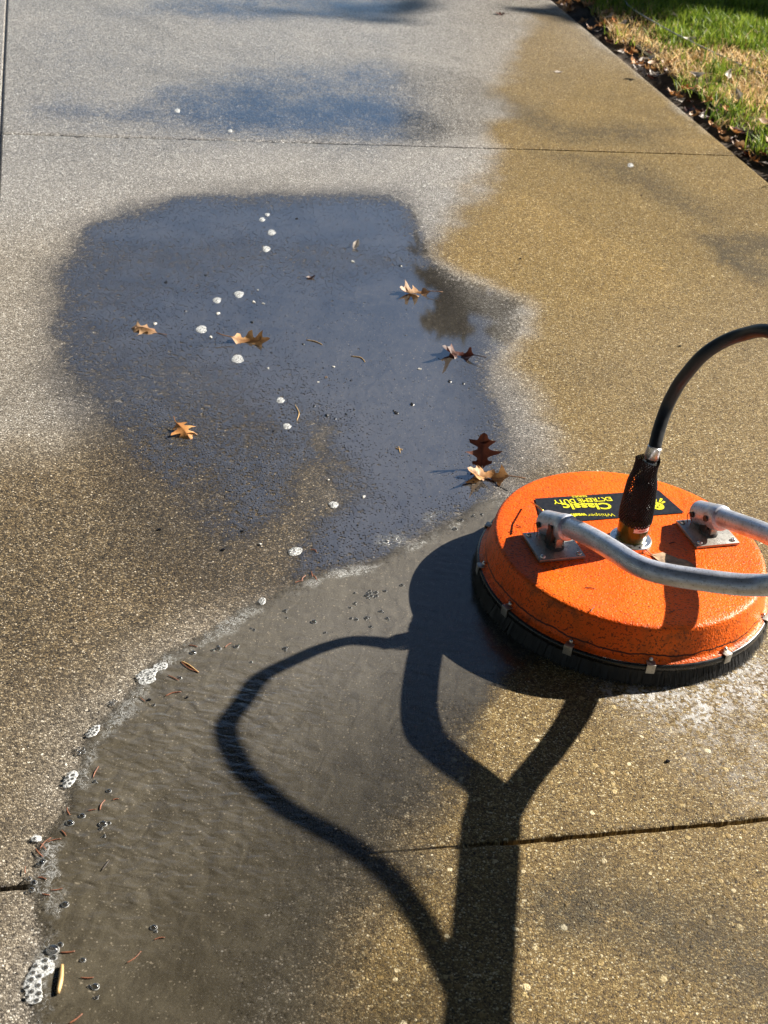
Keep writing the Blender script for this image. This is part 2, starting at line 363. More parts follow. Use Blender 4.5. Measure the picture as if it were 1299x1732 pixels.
streak += soft(W, [(1190, 405), (1310, 400), (1330, 440), (1230, 450)], .06) * .9 + soft(W, [(1225, 440), (1330, 455), (1340, 490), (1270, 480)], .05) * .9
streak += soft(W, [(860, 1500), (990, 1490), (1130, 1560), (1330, 1590), (1400, 1720), (1150, 1700), (1010, 1610), (880, 1580)], .07) * .95
streak += soft(W, [(860, 1440), (980, 1475), (1000, 1540), (880, 1500)], .05) * .6
gold = np.clip(soft(W + .02 * np.column_stack([vnoise(PXY, .022, 81) - .5, vnoise(PXY, .022, 82) - .5]), GOLD, .06) + soft(W, [(780, 1100), (1500, 900), (1600, 1900), (500, 1900), (600, 1500)], .12) + .55 * low_left, 0, 1)
gold = gold * (1 - .10 * soft(W, [(820, 560), (1400, 480), (1500, 900), (1500, 1900), (500, 1900), (700, 1200), (900, 800)], .3))
gold = gold * (1 - .45 * soft(W, [(700, -60), (1100, -60), (1180, 120), (1000, 215), (840, 190)], .6))
gold = np.clip(gold + .22 * soft(PXY, [(-300, 380), (150, 400), (140, 760), (-300, 760)], .2) + .35 * soft(W, [(860, -40), (950, 20), (1320, 320), (860, 250), (830, 130)], .3), 0, 1)
far = soft(PXY, [(-400, 360), (-300, -300), (1800, -300), (1000, 60), (840, 190), (800, 290), (740, 440), (500, 300), (200, 340)], .5)
wet = np.clip(.42 + .58 * far + .15 * shape - .25 * low_left * (1 - lower), 0, 1)
wet = np.clip(wet + .5 * soft(W, [(790, 240), (850, 270), (760, 420), (735, 420), (700, 320)], .06) + .45 * soft(W, [(800, 560), (870, 520), (900, 560), (850, 620), (815, 610)], .05), 0, 1)
slick = soft(W, [(330, 178), (560, 170), (720, 185), (820, 215), (700, 225), (420, 212)], .22) + .9 * soft(W, [(380, 140), (600, 112), (800, 140), (820, 175), (520, 160)], .25) * .6
froth = .7 * soft(W, [(1060, 1160), (1180, 1150), (1290, 1100), (1330, 1120), (1290, 1190), (1200, 1230), (1090, 1185)], .03) * .8 + .33 * soft(W, [(1090, 1160), (1330, 1060), (1400, 1300), (1250, 1330), (1120, 1260)], .10)
for nme, a in (('damp', damp), ('stony', stony), ('dark', dark), ('gold', gold), ('wet', np.clip(wet + .4 * slick, 0, 1)), ('froth', np.clip(froth, 0, 1)), ('moss', np.clip(streak, 0, 1)), ('slick', np.clip(slick, 0, 1))): fattr(me, nme, a)
tag(link('driveway', me), kind='structure')

# ------------------------------------------------------------------ films of water
def film(name, outline, step, z, mat, attrs, grow):
    poly = pxpoly(outline)[:, :2]
    lo, hi = poly.min(0) - grow, poly.max(0) + grow
    xs, ys = np.arange(lo[0], hi[0], step), np.arange(lo[1], hi[1], step)
    X, Y = np.meshgrid(xs, ys); P = np.column_stack([X.ravel(), Y.ravel()])
    sd = poly_sd(P, poly); keep = sd > -grow; nx = len(xs)
    i = (np.arange(len(ys) - 1)[:, None] * nx + np.arange(nx - 1)).ravel()
    F = np.stack([i, i + 1, i + 1 + nx, i + nx], 1); F = F[keep[F].all(1)]
    used = np.unique(F); mp = np.full(len(P), -1); mp[used] = np.arange(len(used))
    P = P[used]; sd = sd[used]
    me = np_mesh(name, np.column_stack([P, np.full(len(P), z)]), mp[F], [mat], True)
    for k, a in attrs(P, sd).items(): fattr(me, k, a)
    return tag(link(name, me), kind='structure')
def warp(P, a, s, k): return P + a * np.column_stack([vnoise(P, s, k) - .5, vnoise(P, s, k + 1) - .5])
def puddle_attrs(P, sd):
    Q = warp(warp(P, .06, .16, 11), .04, .045, 13)
    sharp = soft(P, [(600, 300), (1000, 300), (1000, 900), (760, 900), (700, 700), (640, 480)], .25)
    d1 = soft(Q, DEEP1, .42, .03) * (1 - sharp) + soft(Q, DEEP1, .12) * sharp
    lower_ = soft(P, [(60, 640), (420, 640), (560, 800), (640, 1020), (200, 1020), (100, 760)], .35)
    lace = (.40 - .17 * lower_ + .16 * (vnoise(Q, .11, 15) - .5)) * soft(Q, SHAPE, .24, -.03)
    cov = np.maximum.reduce([1.2 * d1 - .22 * (1 - sharp), .85 * soft(Q, DEEP2, .14) - .08, lace])
    cov *= np.clip((sd + .02) / .09, 0, 1)
    thin = soft(warp(P, .08, .1, 21), [(500, 690), (560, 700), (600, 770), (640, 850), (560, 880), (540, 780)], .05)
    cov -= .30 * thin
    fr = .5 * soft(P, [(540, 940), (640, 900), (760, 850), (860, 830), (860, 860), (720, 930), (600, 985), (520, 1000)], .03)
    lobe = soft(P, [(725, 455), (760, 440), (920, 480), (920, 560), (860, 640), (950, 800), (860, 800), (800, 640), (790, 560)], .12)
    return {'cover': np.clip(cov, 0, 1.3), 'ripple': 0 * sd, 'clear': lobe, 'froth': np.clip(fr, 0, 1), 'silt': np.clip(.88 - .75 * lobe, 0, 1), 'load': soft(P, [(420, 640), (820, 600), (860, 850), (560, 1000), (400, 900)], .4)}
film('puddle', PUDDLE, .014, .0012, mat_film('puddle_water', (.040, .037, .034), (.058, .053, .047), .012, .30, 2.7, -.02, 1.05), puddle_attrs, .03)
def runoff_attrs(P, sd):
    Q = warp(P, .05, .08, 31)
    edge = np.clip((sd + .012 * (vnoise(P, .03, 33) - .5)) / .05, 0, 1)
    core = soft(Q, [(800, 870), (640, 960), (420, 1040), (260, 1130), (130, 1320), (80, 1500), (90, 1760), (300, 1780), (420, 1560), (600, 1330), (700, 1180), (900, 1120), (900, 900)], .22)
    thin = soft(Q, [(560, 1380), (850, 1150), (1000, 1150), (900, 1800), (380, 1850), (430, 1640)], .22)
    cov = edge * (.72 + .45 * core - .62 * thin)
    rip = soft(P, [(150, 1250), (300, 1140), (520, 1150), (480, 1300), (420, 1500), (200, 1560), (90, 1480)], .12)
    band = np.exp(-((sd - .022) / .022) ** 2) * (.35 + .9 * vnoise(P, .09, 37))
    left = soft(P, [(0, 1120), (240, 1030), (560, 920), (880, 830), (880, 880), (600, 1000), (420, 1080), (240, 1220), (160, 1500), (140, 1760), (-40, 1800)], .05)
    fr = band * left
    return {'cover': np.clip(cov, 0, 1.3), 'ripple': np.clip(.16 + rip, 0, 1), 'froth': np.clip(fr, 0, 1), 'silt': .92 - .62 * soft(Q, [(430, 1330), (640, 1180), (860, 1120), (1000, 1150), (900, 1850), (330, 1850), (380, 1560)], .32), 'load': soft(Q, [(400, 1040), (700, 900), (900, 850), (900, 1120), (700, 1200), (480, 1180)], .3) + .35 * soft(Q, [(300, 1200), (560, 1180), (560, 1400), (300, 1400)], .3)}
SLICK = [(-60, 40), (300, -20), (700, -20), (790, 60), (790, 150), (800, 240), (770, 290), (720, 330), (500, 300), (250, 312), (-60, 330)]
BAND1 = [(300, 186), (330, 174), (480, 168), (640, 172), (760, 186), (838, 208), (800, 224), (640, 220), (500, 214), (380, 210)]
BAND2 = [(360, 150), (480, 118), (640, 108), (800, 128), (840, 160), (700, 160), (520, 164)]
def slick_attrs(P, sd):
    Q = warp(P, .16, .22, 61); t = np.clip(sd / .30, 0, 1)
    b = .42 * soft(Q, BAND1, .20) + .16 * soft(Q, BAND2, .26) + .12 * soft(Q, [(-40, 170), (120, 165), (300, 190), (280, 215), (60, 205)], .2) + .30 * soft(Q, [(60, -30), (700, -30), (760, 16), (400, 22), (100, 14)], .3)
    return {'cover': t * (.02 + .10 * vnoise(Q, .35, 63) + b), 'ripple': 0 * sd, 'froth': 0 * sd, 'silt': 0 * sd}
slick_m = mat_film('sky_wet_film', (.05, .05, .05), (.06, .06, .06), .10, .30, 3.6, .16)
film('wet_sheen', SLICK, .025, .0012, slick_m, slick_attrs, .03)
film('muddy_runoff', RUNOFF, .011, .0024, mat_film('muddy_water', (.068, .058, .040), (.096, .083, .059), .10, .27, 1.42, .24, .62, (.135, .124, .106)), runoff_attrs, .03)

# ------------------------------------------------------------------ lawn, soil edge
soil = simple('damp_soil', (.060, .042, .028), .9, var=.6, vscale=60, bump=1.0, bscale=90)
def sheet(name, cu, cv, zf, mat):
    U, V = np.meshgrid(cu, cv); P = U.ravel()[:, None] * nU + V.ravel()[:, None] * dV
    n = len(cu); i = (np.arange(len(cv) - 1)[:, None] * n + np.arange(n - 1)).ravel()
    me = np_mesh(name, np.column_stack([P, zf(U.ravel(), V.ravel(), P)]), np.stack([i, i + 1, i + 1 + n, i + n], 1), [mat], True)
    return tag(link(name, me), kind='structure')
sheet('soil_edge', np.linspace(U_EDGE - .03, U_EDGE + .22, 26), np.concatenate([[-12, -5, 0], np.arange(2, 8, .02), [9, 11, 14, 18]]),
      lambda u, v, P: -.030 + .05 * np.clip((u - U_EDGE - .05) / .15, 0, 1) + .016 * (vnoise(P, .04, 41) - .5), soil)
def mat_lawn():
    N = NT('lawn_thatch'); co = N.co(); n = N.noise(co, 5.0, 5, .6); n2 = N.noise(co, 150.0, 3, .6)
    c = N.mix(N.ss(n, .4, .62), (.035, .05, .012), (.13, .095, .04)); c = N.mix(N.ss(n2, .4, .7), c, (.02, .016, .01))
    N.p(base=c, rough=.9, normal=N.bump(n2, 1.0, .01)); return N.m
lawn_m = mat_lawn()
def lawn_z(u, v, P): return .012 + .03 * np.clip((u - U_EDGE - .12) / .4, 0, 1) + .014 * (vnoise(P, .2, 43) - .5)
sheet('lawn', np.concatenate([np.linspace(U_EDGE + .12, 4.6, 60), [5.5, 7, 10, 20, 60, 200]]), np.concatenate([[-150, -60, -20, -5, 0], np.arange(2, 9.5, .05), [11, 14, 20, 40, 90, 250]]), lawn_z, lawn_m)
sheet('ground', np.array([-250, -80, -30, -10, -5, -2.57, U_EDGE, 5, 10, 60, 250]), np.array([-200, -80, -30, -12, -4, 2, 8, 18, 40, 100, 300]), lambda u, v, P: np.full(len(u), -.09), lawn_m)

def mat_blade():
    N = NT('grass_blade'); c = N.attrc('tint')
    N.p(base=c, rough=.55, spec=.35, sss=0.0)
    tl = N.n('ShaderNodeBsdfTranslucent', {0: c}); mx = N.n('ShaderNodeMixShader', {0: .35, 1: N.bsdf.outputs[0], 2: tl.outputs[0]})
    N.t.links.new(mx.outputs[0], N.out.inputs[0]); return N.m
blade_m = mat_blade()
def dryness(P):
    straw = np.maximum.reduce([soft(P, [(985, 40), (1040, 25), (1110, 60), (1200, 120), (1230, 180), (1150, 150), (1070, 110)], .22), .9 * soft(P, [(1180, 90), (1330, 120), (1330, 220), (1260, 190)], .22), .6 * soft(P, [(1060, 60), (1200, 90), (1240, 160), (1120, 130)], .3)])
    return np.clip(straw * 1.0 + .9 * (vnoise(P, .16, 51) - .55) + .5 * (vnoise(P, .05, 52) - .5), 0, 1)
def blades(name, n, ub, vb, hmin, hmax, wd, label, pick):
    u = rng.uniform(*ub, n); v = rng.uniform(*vb, n); P = u[:, None] * nU + v[:, None] * dV
    dry = dryness(P); ok = pick(dry, u, P); u, v, P, dry = u[ok], v[ok], P[ok], dry[ok]; n = len(u)
    isdry = rng.random(n) < np.clip(dry * 1.25, .07, .93)
    z0 = lawn_z(u, v, P) - .006; h = rng.uniform(hmin, hmax, n) * np.where(isdry, .75, 1.0) * (.6 + .8 * vnoise(P, .12, 53))
    a = rng.uniform(0, 2 * math.pi, n); lean = rng.uniform(.1, .9, n) * np.where(isdry, 1.7, 1.0); b = rng.uniform(0, 2 * math.pi, n)
    D = np.column_stack([np.cos(b), np.sin(b)]); S = np.column_stack([np.cos(a), np.sin(a)]) * wd * rng.uniform(.6, 1.3, n)[:, None]
    V = np.zeros((n, 5, 3))
    for k, (t, wv) in enumerate(((0, 1), (0, -1), (.55, .8), (.55, -.8), (1, 0))):
        off = D * (lean * h * t ** 1.6)[:, None] + S * wv
        V[:, k, :2] = P + off; V[:, k, 2] = z0 + h * (t * np.cos(np.minimum(lean, 1.25) * t * .8))
    b0 = np.arange(n)[:, None] * 5
    F = np.concatenate([b0 + np.array([0, 1, 3]), b0 + np.array([0, 3, 2]), b0 + np.array([2, 3, 4])])
    me = np_mesh(name, V.reshape(-1, 3), F, [blade_m])
    g = rng.random(n)[:, None]
    green = np.array([.035, .095, .010]) * (1 - g) + np.array([.30, .40, .05]) * g
    straw = np.array([.24, .15, .05]) * (1 - g) + np.array([.85, .68, .38]) * g
    C = np.where(isdry[:, None], straw, green)
    at = me.attributes.new('tint', 'FLOAT_COLOR', 'POINT'); C = C * np.array([1.3, 1.22, 1.15]); at.data.foreach_set('color', np.column_stack([np.repeat(C, 5, 0), np.ones(n * 5)]).astype(np.float32).ravel())
    return tag(link(name, me), label, 'grass', kind='stuff')
edge_f = lambda dry, u, P: rng.random(len(u)) < np.clip((u - U_EDGE - .06 + .16 * (vnoise(P, .10, 54) - .5)) / .08, 0.0, 1)
blades('grass', 64000, (U_EDGE + .04, 4.0), (3.6, 7.8), .030, .075, .0027, 'short green and straw coloured lawn grass beside the driveway', edge_f)
blades('grass', 26000, (U_EDGE + .06, 7.5), (-1, 13), .03, .07, .003, 'wider lawn grass away from the driveway edge', edge_f)

# ------------------------------------------------------------------ trees known by shade or reflection, and unseen ones added to block sky
bark = simple('bark', (.10, .075, .055), .9, var=.4, vscale=25, bump=1.0, bscale=40)
def mat_needles():
    N = NT('needle_foliage'); n = N.noise(N.co(), 1.5, 4, .6)
    N.p(base=N.mix(N.ss(n, .35, .7), (.018, .036, .012), (.055, .085, .025)), rough=.6, spec=.3); return N.m
needle_m = mat_needles()
def conifer(x, y, hgt, rad, z0, n, label, power=1.0, seed=0):
    r = np.random.default_rng(seed); t = thing('conifer_tree', (x, y, -.05)); tag(t, label, 'tree', 'trees beyond the lawn')
    b = MB(); b.tube([(x, y, -.1), (x + .05, y, hgt * .4), (x, y + .05, hgt * .97)], [.022 * hgt, .015 * hgt, .01], 10)
    nb = int(hgt * 7)
    Vs = []; Fs = []
    for k in range(nb):
        z = z0 + (hgt - z0) * (k / nb) ** .9; L = rad * (1 - (z - z0) / (hgt - z0)) ** power * r.uniform(.7, 1.12) + .15; a = k * 2.4 + r.uniform(-.4, .4)
        d = np.array([math.cos(a), math.sin(a), r.uniform(-.25, .2)])
        b.tube([(x, y, z), (x + d[0] * L, y + d[1] * L, z + d[2] * L)], [.03, .008], 5, False)
        m = int(n * L / (nb * rad * .55)) + 4
        tt = r.uniform(.12, 1.05, m) ** .8
        c = np.array([x, y, z]) + d * (tt * L)[:, None] + r.normal(0, 1, (m, 3)) * (np.array([.16, .16, .10]) * (L * .45 + .25))
        q = r.normal(0, 1, (m, 3)); q[:, 2] *= .5; q /= np.linalg.norm(q, axis=1)[:, None]; e = np.cross(q, r.normal(0, 1, (m, 3))); e /= np.linalg.norm(e, axis=1)[:, None]
        s1 = r.uniform(.10, .26, m)[:, None]; s2 = r.uniform(.03, .08, m)[:, None]
        Vs.append(np.stack([c - q * s1, c + e * s2, c + q * s1, c - e * s2], 1).reshape(-1, 3))
    V = np.concatenate(Vs) - np.array(t.location); F = np.arange(len(V)).reshape(-1, 4)
    b.build('trunk', bark, t)
    link('crown', np_mesh('crown', V, F, [needle_m]), t)
    return t
def thing(name, loc=(0, 0, 0), rz=0.0):
    o = bpy.data.objects.new(name, None); COL.objects.link(o); o.location = loc; o.rotation_euler = (0, 0, rz); o.empty_display_size = .05; return o
conifer(7.93, 14.86, 13.0, 4.3, 1.2, 16000, 'tall dark conifer on the sunny side whose shade crosses the top of the driveway', .9, 1)
conifer(12.2, 19.6, 14.0, 4.2, 1.0, 11000, 'second conifer behind the one that shades the driveway top', .9, 2)
conifer(.60, 17.5, 7.05, 1.25, .5, 6000, 'slim conifer straight ahead mirrored at the right edge of the puddle', .7, 3)
conifer(1.35, 18.2, 7.3, 1.7, .5, 6000, 'conifer just right of the slim mirrored one', .7, 4)
conifer(2.7, 17.6, 6.9, 2.0, .5, 7000, 'broad conifer second to the right of the slim mirrored one', .6, 6)
conifer(4.9, 19.0, 8.2, 2.6, .5, 8000, 'tall conifer at the right end of the mirrored row', .7, 7)
conifer(5.5, 9.55, 3.5, 1.5, .15, 7000, 'low bushy conifer shading the far corner of the lawn', .8, 5)
for k, (tx, ty, th) in enumerate([(-5.5, -4, 14), (-1.2, -6.2, 15), (3.6, -6.4, 14), (7.6, -4.2, 15), (-7.6, .8, 13), (-8.6, 6.2, 12), (10.5, 1.0, 9), (-9.5, 11.5, 10)]):
    conifer(tx, ty, th, 4.0, .8, 7000, 'unseen dark conifer added around the driveway to block sky light', .75, 20 + k)['group'] = 'added sky blocking conifers'  # out of view, added to cut the sky's fill in the shadows

def big_tree(x, y, seed):
    r = np.random.default_rng(seed); t = thing('sky_blocker_tree', (x, y, -.05)); tag(t, 'unseen spreading tree added so its high canopy blocks sky over the driveway', 'tree')  # unseen canopy added overhead to darken sky fill, clear of the sun
    b = MB(); b.tube(smooth_path([(x, y, -.2), (x + .1, y + .1, 3), (x + .6, y + .5, 6.5), (x + 2, y + 1.5, 10)], 4), list(np.linspace(.42, .16, 13)), 12)
    cs = []
    for k in range(190):
        c = np.array([r.uniform(-12, 9.5), r.uniform(-8, 13.5), r.uniform(10.5, 12.8)]); cs.append(c)
        b.tube(smooth_path([(x + .6, y + .5, 6.5), (np.array([x + .6, y + .5, 7.5]) + c) / 2 + r.normal(0, .3, 3), c], 3), list(np.linspace(.11, .015, 7)), 5, False)
    b.build('trunk', bark, t)
    n = 520; V = []
    for c in cs:
        p = c + np.clip(r.normal(0, 1, (n, 3)), -2, 2) * np.array([.85, .85, .45]); q = r.normal(0, 1, (n, 3)); q[:, 2] *= .4; q /= np.linalg.norm(q, axis=1)[:, None]
        e = np.cross(q, r.normal(0, 1, (n, 3))); e /= np.linalg.norm(e, axis=1)[:, None]; s1 = r.uniform(.08, .17, n)[:, None]
        V.append(np.stack([p - q * s1, p + e * s1 * .6, p + q * s1, p - e * s1 * .6], 1).reshape(-1, 3))
    V = np.concatenate(V) - np.array(t.location); link('crown', np_mesh('crown', V, np.arange(len(V)).reshape(-1, 4), [needle_m]), t)
big_tree(-4.6, -3.2, 77)

# ------------------------------------------------------------------ surface cleaner
CX, CY = .43922, 2.03061
def mat_orange():
    N = NT('orange_hammered_paint'); co = N.co()
    n = N.noise(co, 6, 4, .6); f = N.noise(co, 300, 2, .5); sp = N.noise(N.scale(co, 1, 1.8, 1, .5), 210, 3, .7); gr = N.noise(co, 24, 5, .7)
    c = N.mix(N.ss(n, .3, .75), (.82, .098, .004), (.92, .160, .007))
    c = N.mix(N.ss(sp, .565, .61, 0, .85), c, (.09, .018, .005))
    xyz = N.n('ShaderNodeSeparateXYZ', {0: co}).outputs; z = xyz[2]
    rad = N.math('SQRT', N.math('ADD', N.math('MULTIPLY', xyz[0], xyz[0]), N.math('MULTIPLY', xyz[1], xyz[1])))
    c = N.mix(N.math('MULTIPLY', N.math('MULTIPLY', N.ss(rad, .235, .2415), N.ss(rad, .2475, .2440)), N.ss(gr, .50, .66, .0, .45)), c, (.14, .05, .02))
    c = N.mix(N.ss(N.noise(co, 55, 4, .7, 1.0), .63, .70, 0, .55), c, (.22, .13, .07))
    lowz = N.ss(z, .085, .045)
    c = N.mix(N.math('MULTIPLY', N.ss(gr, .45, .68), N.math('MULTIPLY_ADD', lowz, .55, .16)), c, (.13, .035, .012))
    # sealant crack running round the foot of the wall
    ang = N.n('ShaderNodeVectorMath', {0: co, 1: (22, 22, 0)}, operation='MULTIPLY').outputs[0]
    wob = N.math('MULTIPLY', N.math('SUBTRACT', N.noise(ang, 1.0, 3, .6), .5), .016)
    dz = N.math('ABSOLUTE', N.math('SUBTRACT', N.math('ADD', z, wob), .0525))
    c = N.mix(N.ss(dz, .0022, .0009, 0, .92), c, (.012, .008, .006))
    h = N.math('ADD', f, N.math('MULTIPLY', N.noise(co, 120, 2, .5), .8))
    N.p(base=c, rough=N.math('MULTIPLY_ADD', gr, .25, .26), spec=.25, normal=N.bump(h, .9, .0016)); return N.m
def mat_alu(name, base, rough, metal=.85, speck=.5):
    N = NT(name); co = N.co(); n = N.noise(co, 35, 4, .6); s = N.noise(co, 260, 3, .7)
    c = N.mix(N.ss(n, .35, .7), tuple(x * .8 for x in base), base); c = N.mix(N.ss(s, .57, .66, 0, speck), c, (.06, .055, .06)); g2 = N.noise(co, 60, 5, .7); c = N.mix(N.ss(g2, .5, .75, 0, speck), c, (.16, .145, .14))
    N.p(base=c, rough=N.math('MULTIPLY_ADD', n, .25, rough - .1), metal=metal, normal=N.bump(s, .12, .0006)); return N.m
orange = mat_orange()
alu = mat_alu('weathered_aluminium_tube', (.70, .73, .82), .40, .62)
steel = mat_alu('dull_steel_plate', (.50, .48, .43), .42, .75, .6)
bright = mat_alu('bright_steel', (.72, .71, .69), .26, .95, .25)
black_rubber = simple('black_rubber', (.010, .010, .011), .42, var=.4, vscale=120, bump=.25, bscale=300)
black_plastic = simple('black_rim_rubber', (.012, .011, .010), .28, var=.5, vscale=60)
bristle_m = simple('black_bristle', (.006, .006, .007), .5, var=.4)
net_m = simple('black_plastic_net', (.010, .010, .011), .55, spec=.25, var=.3)
dark_metal = mat_alu('blackened_steel', (.055, .05, .048), .5, .4, .3)
olive = NT('olive_anodised_brass'); _c = olive.co()
olive.p(base=olive.mix(olive.ss(olive.noise(_c, 30, 3), .35, .7), (.060, .072, .014), (.13, .13, .03)), metal=.35, rough=.22); olive = olive.m
decal_m = simple('black_decal', (.014, .013, .013), .32, var=.5, vscale=160)
yellow_m = simple('yellow_print', (.72, .66, .02), .4, var=.12, vscale=200)
white_m = simple('white_sticker', (.75, .62, .58), .45, var=.05)
red_m = simple('red_print', (.55, .06, .05), .5, var=.1)
brass_wire = simple('brass_wire', (.55, .33, .08), .3, .9)
red_wire = simple('rusty_wire', (.30, .06, .02), .5, .3)

root = thing('surface_cleaner', (CX, CY, 0)); tag(root, 'round orange pressure washing surface cleaner with black brush skirt and two bent tube handles', 'surface cleaner')
c0 = (CX, CY, 0)
HT = .1035
b = MB()
prof = [(.0001, HT + .001), (.06, HT + .001), (.14, HT + .0006), (.205, HT), (.228, HT - .0003), (.2385, HT - .0009), (.2425, HT - .0024), (.2450, HT - .0058), (.2462, HT - .011), (.2520, .062), (.2545, .0475), (.258, .0435), (.2625, .042), (.2635, .0405), (.2625, .039), (.25, .039)]
b.lathe([(r * .988, z) for r, z in prof], c0, 192).build('housing', orange, root, auto=50)
b = MB(); b.lathe([(r * .988, z) for r, z in [(.2615, .0415), (.266, .0405), (.2675, .036), (.267, .030), (.264, .027), (.256, .027), (.256, .0385)]], c0, 160, closed=True).build('rim_band', black_plastic, root, auto=60)
# brush: an opaque core of bristles and thousands of single ones standing out of it
b = MB(); b.lathe([(.2530, .0265), (.2595, .0265), (.2620, .015), (.2650, .003), (.245, .003), (.245, .0265)], c0, 180, closed=True)
nb = 5200
for k in range(nb):
    a = 2 * math.pi * (k + random.random()) / nb; r0 = .2600 + random.uniform(-.002, .0012); r1 = r0 + random.uniform(.001, .0120); z1 = random.uniform(.0005, .006); da = random.uniform(-.011, .011)
    ca, sa = math.cos(a), math.sin(a); ca2, sa2 = math.cos(a + da), math.sin(a + da); wd = .0007
    b.add([(CX + ca * r0 - sa * wd, CY + sa * r0 + ca * wd, .0275), (CX + ca * r0 + sa * wd, CY + sa * r0 - ca * wd, .0275), (CX + ca2 * r1 + sa2 * wd * .6, CY + sa2 * r1 - ca2 * wd * .6, z1), (CX + ca2 * r1 - sa2 * wd * .6, CY + sa2 * r1 + ca2 * wd * .6, z1)], [(0, 1, 2, 3)])
b.build('brush_skirt', bristle_m, root, smooth=False)
for a in (-171, -144, -114.5, -84.3, -52.5, -21, 9, 39, 69, 99, 129, 159):
    t = R(a); M = Matrix.Rotation(t, 4, 'Z'); b = MB()
    # a folded clip: top leaf on the flange, face over the rim, lip under it
    for (r, z, sr, sz) in ((.2591, .0432, .0115, .0022), (.2656, .0352, .0020, .0175)):
        b.box((CX + math.cos(t) * r, CY + math.sin(t) * r, z), (sr, .0150, sz), M=M, bev=.0006)
    cl = b.build('rim_clip', steel, root, auto=40)
    s = MB(); s.lathe([(.0001, .0520), (.0022, .0515), (.0034, .0495), (.0036, .0470)], (CX + math.cos(t) * .2552, CY + math.sin(t) * .2552, 0), 12)
    sc = s.build('clip_screw', bright, root); sc.parent = cl
# pivot plates with their posts
HEAD = R(-69.5)
ax = np.array([math.cos(HEAD), math.sin(HEAD)]); sx = np.array([-ax[1], ax[0]])
for (px_, py_, zf) in ((.3006, 1.985, .148), (.5845, 2.0883, .148)):
    b = MB(); b.box((px_, py_, HT + .0038), (.083, .086, .0055), HEAD, .0008)
    pl = b.build('pivot_plate', steel, root, auto=40)
    for i in (-1, 1):
        for j in (-1, 1):
            p = np.array([px_, py_]) + ax * .033 * i + sx * .034 * j
            s = MB(); s.lathe([(.0001, HT + .0108), (.0030, HT + .0104), (.0046, HT + .0090), (.0050, HT + .0066)], (p[0], p[1], 0), 14)
            o = s.build('plate_bolt', bright, root); o.parent = pl
    s = MB(); s.box((px_, py_, HT + .026), (.020, .028, .040), HEAD, .002)
    s.lathe([(.016, HT + .0066), (.0155, HT + .010), (.0125, HT + .013), (.0120, HT + .020)], (px_ + ax[0] * .006, py_ + ax[1] * .006, 0), 20)
    o = s.build('pivot_post', dark_metal, root, auto=40)
    s = MB(); q = np.array([px_, py_]) + ax * .0145; s.box((q[0], q[1], HT + .020), (.009, .012, .020), HEAD, .0008); o2 = s.build('stop_nut', steel, root, auto=40); o2.parent = o

# handle: two tubes that leave the pivots, bend in, and run side by side up to the operator's end
off = .0170
sdir = np.array([.41, -.91, .331]); sdir /= np.linalg.norm(sdir); side = np.array([.91, .41, 0.])
Yp = np.array([.622, 1.694, .292])
def run(m, sgn): return Yp + sdir * m + side * off * sgn
left = [(.2905, 2.022, .1285), (.309, 1.992, .146), (.329, 1.956, .164), (.356, 1.895, .188), (.381, 1.838, .207), (.402, 1.797, .2185), (.424, 1.772, .2265), (.452, 1.7555, .2335), (.492, 1.739, .243), (.545, 1.721, .255), (.580, 1.708, .268), run(.01, -1), run(.05, -1), run(.12, -1), run(.4, -1), run(.95, -1)]
right = [(.5735, 2.118, .1285), (.588, 2.090, .146), (.612, 2.040, .167), (.640, 1.982, .192), (.655, 1.950, .2035), (.667, 1.915, .218), (.670, 1.885, .228), (.666, 1.85, .238), (.657, 1.80, .254), (.647, 1.755, .270), (.642, 1.728, .279), run(.02, 1), run(.05, 1), run(.12, 1), run(.4, 1), run(.95, 1)]
b = MB()
for L in (left, right): b.tube(smooth_path(L, 7), .0174, 22)
hd = b.build('handle', alu, root, auto=60)
for L, wire in ((left, brass_wire), (right, red_wire)):
    P = [np.array(p) for p in L[:4]]; d = (P[2] - P[0]) / np.linalg.norm(P[2] - P[0]); sd3 = np.array([sx[0], sx[1], 0])
    b = MB(); a0 = P[0] - d * .010
    prof = [(0, .0190), (.002, .0222), (.040, .0228), (.046, .0222), (.050, .0235), (.064, .0238), (.070, .0225), (.072, .0185)]
    b.tube([a0 + d * t for t, _ in prof], [r for _, r in prof], 26)
    fit = b.build('pivot_socket', alu, hd, loc=None, auto=35) if False else b.build('pivot_socket', alu, root, auto=35); fit.parent = hd
    b = MB()
    for t in (.016, .058): 
        c = a0 + d * t
        b.tube([c - sd3 * .027, c - sd3 * .026, c + sd3 * .026, c + sd3 * .027], [.003, .0055, .0055, .003], 10)
        if t > .05: b.tube([c - sd3 * .024 + np.array([0, 0, .000]), c - sd3 * .0275], [.006, .006], 6)
    pn = b.build('pivot_pin', dark_metal, root, auto=35); pn.parent = hd
    b = MB(); c = a0 + d * .014 - sd3 * .026; n = 20
    b.tube([c + .013 * np.array([math.cos(a) * ax[0] * .6, math.cos(a) * ax[1] * .6, math.sin(a)]) - np.array([0, 0, .010]) - sd3 * .002 * math.sin(a) for a in np.linspace(0, 2 * math.pi, n)], .0008, 6)
    rg = b.build('wire_ring', wire, root); rg.parent = hd
b = MB(); c = np.array(left[0]); b.tube([c + np.array([-.012, .018, .012]), c + np.array([-.020, .045, .004]), c + np.array([-.028, .085, -.014])], .0013, 6)
o = b.build('lock_wire', brass_wire, root); o.parent = hd
b = MB(); b.tube([run(.95, -3.2), run(.95, 3.2)], .016, 18)
o = b.build('grip', black_rubber, root); o.parent = hd
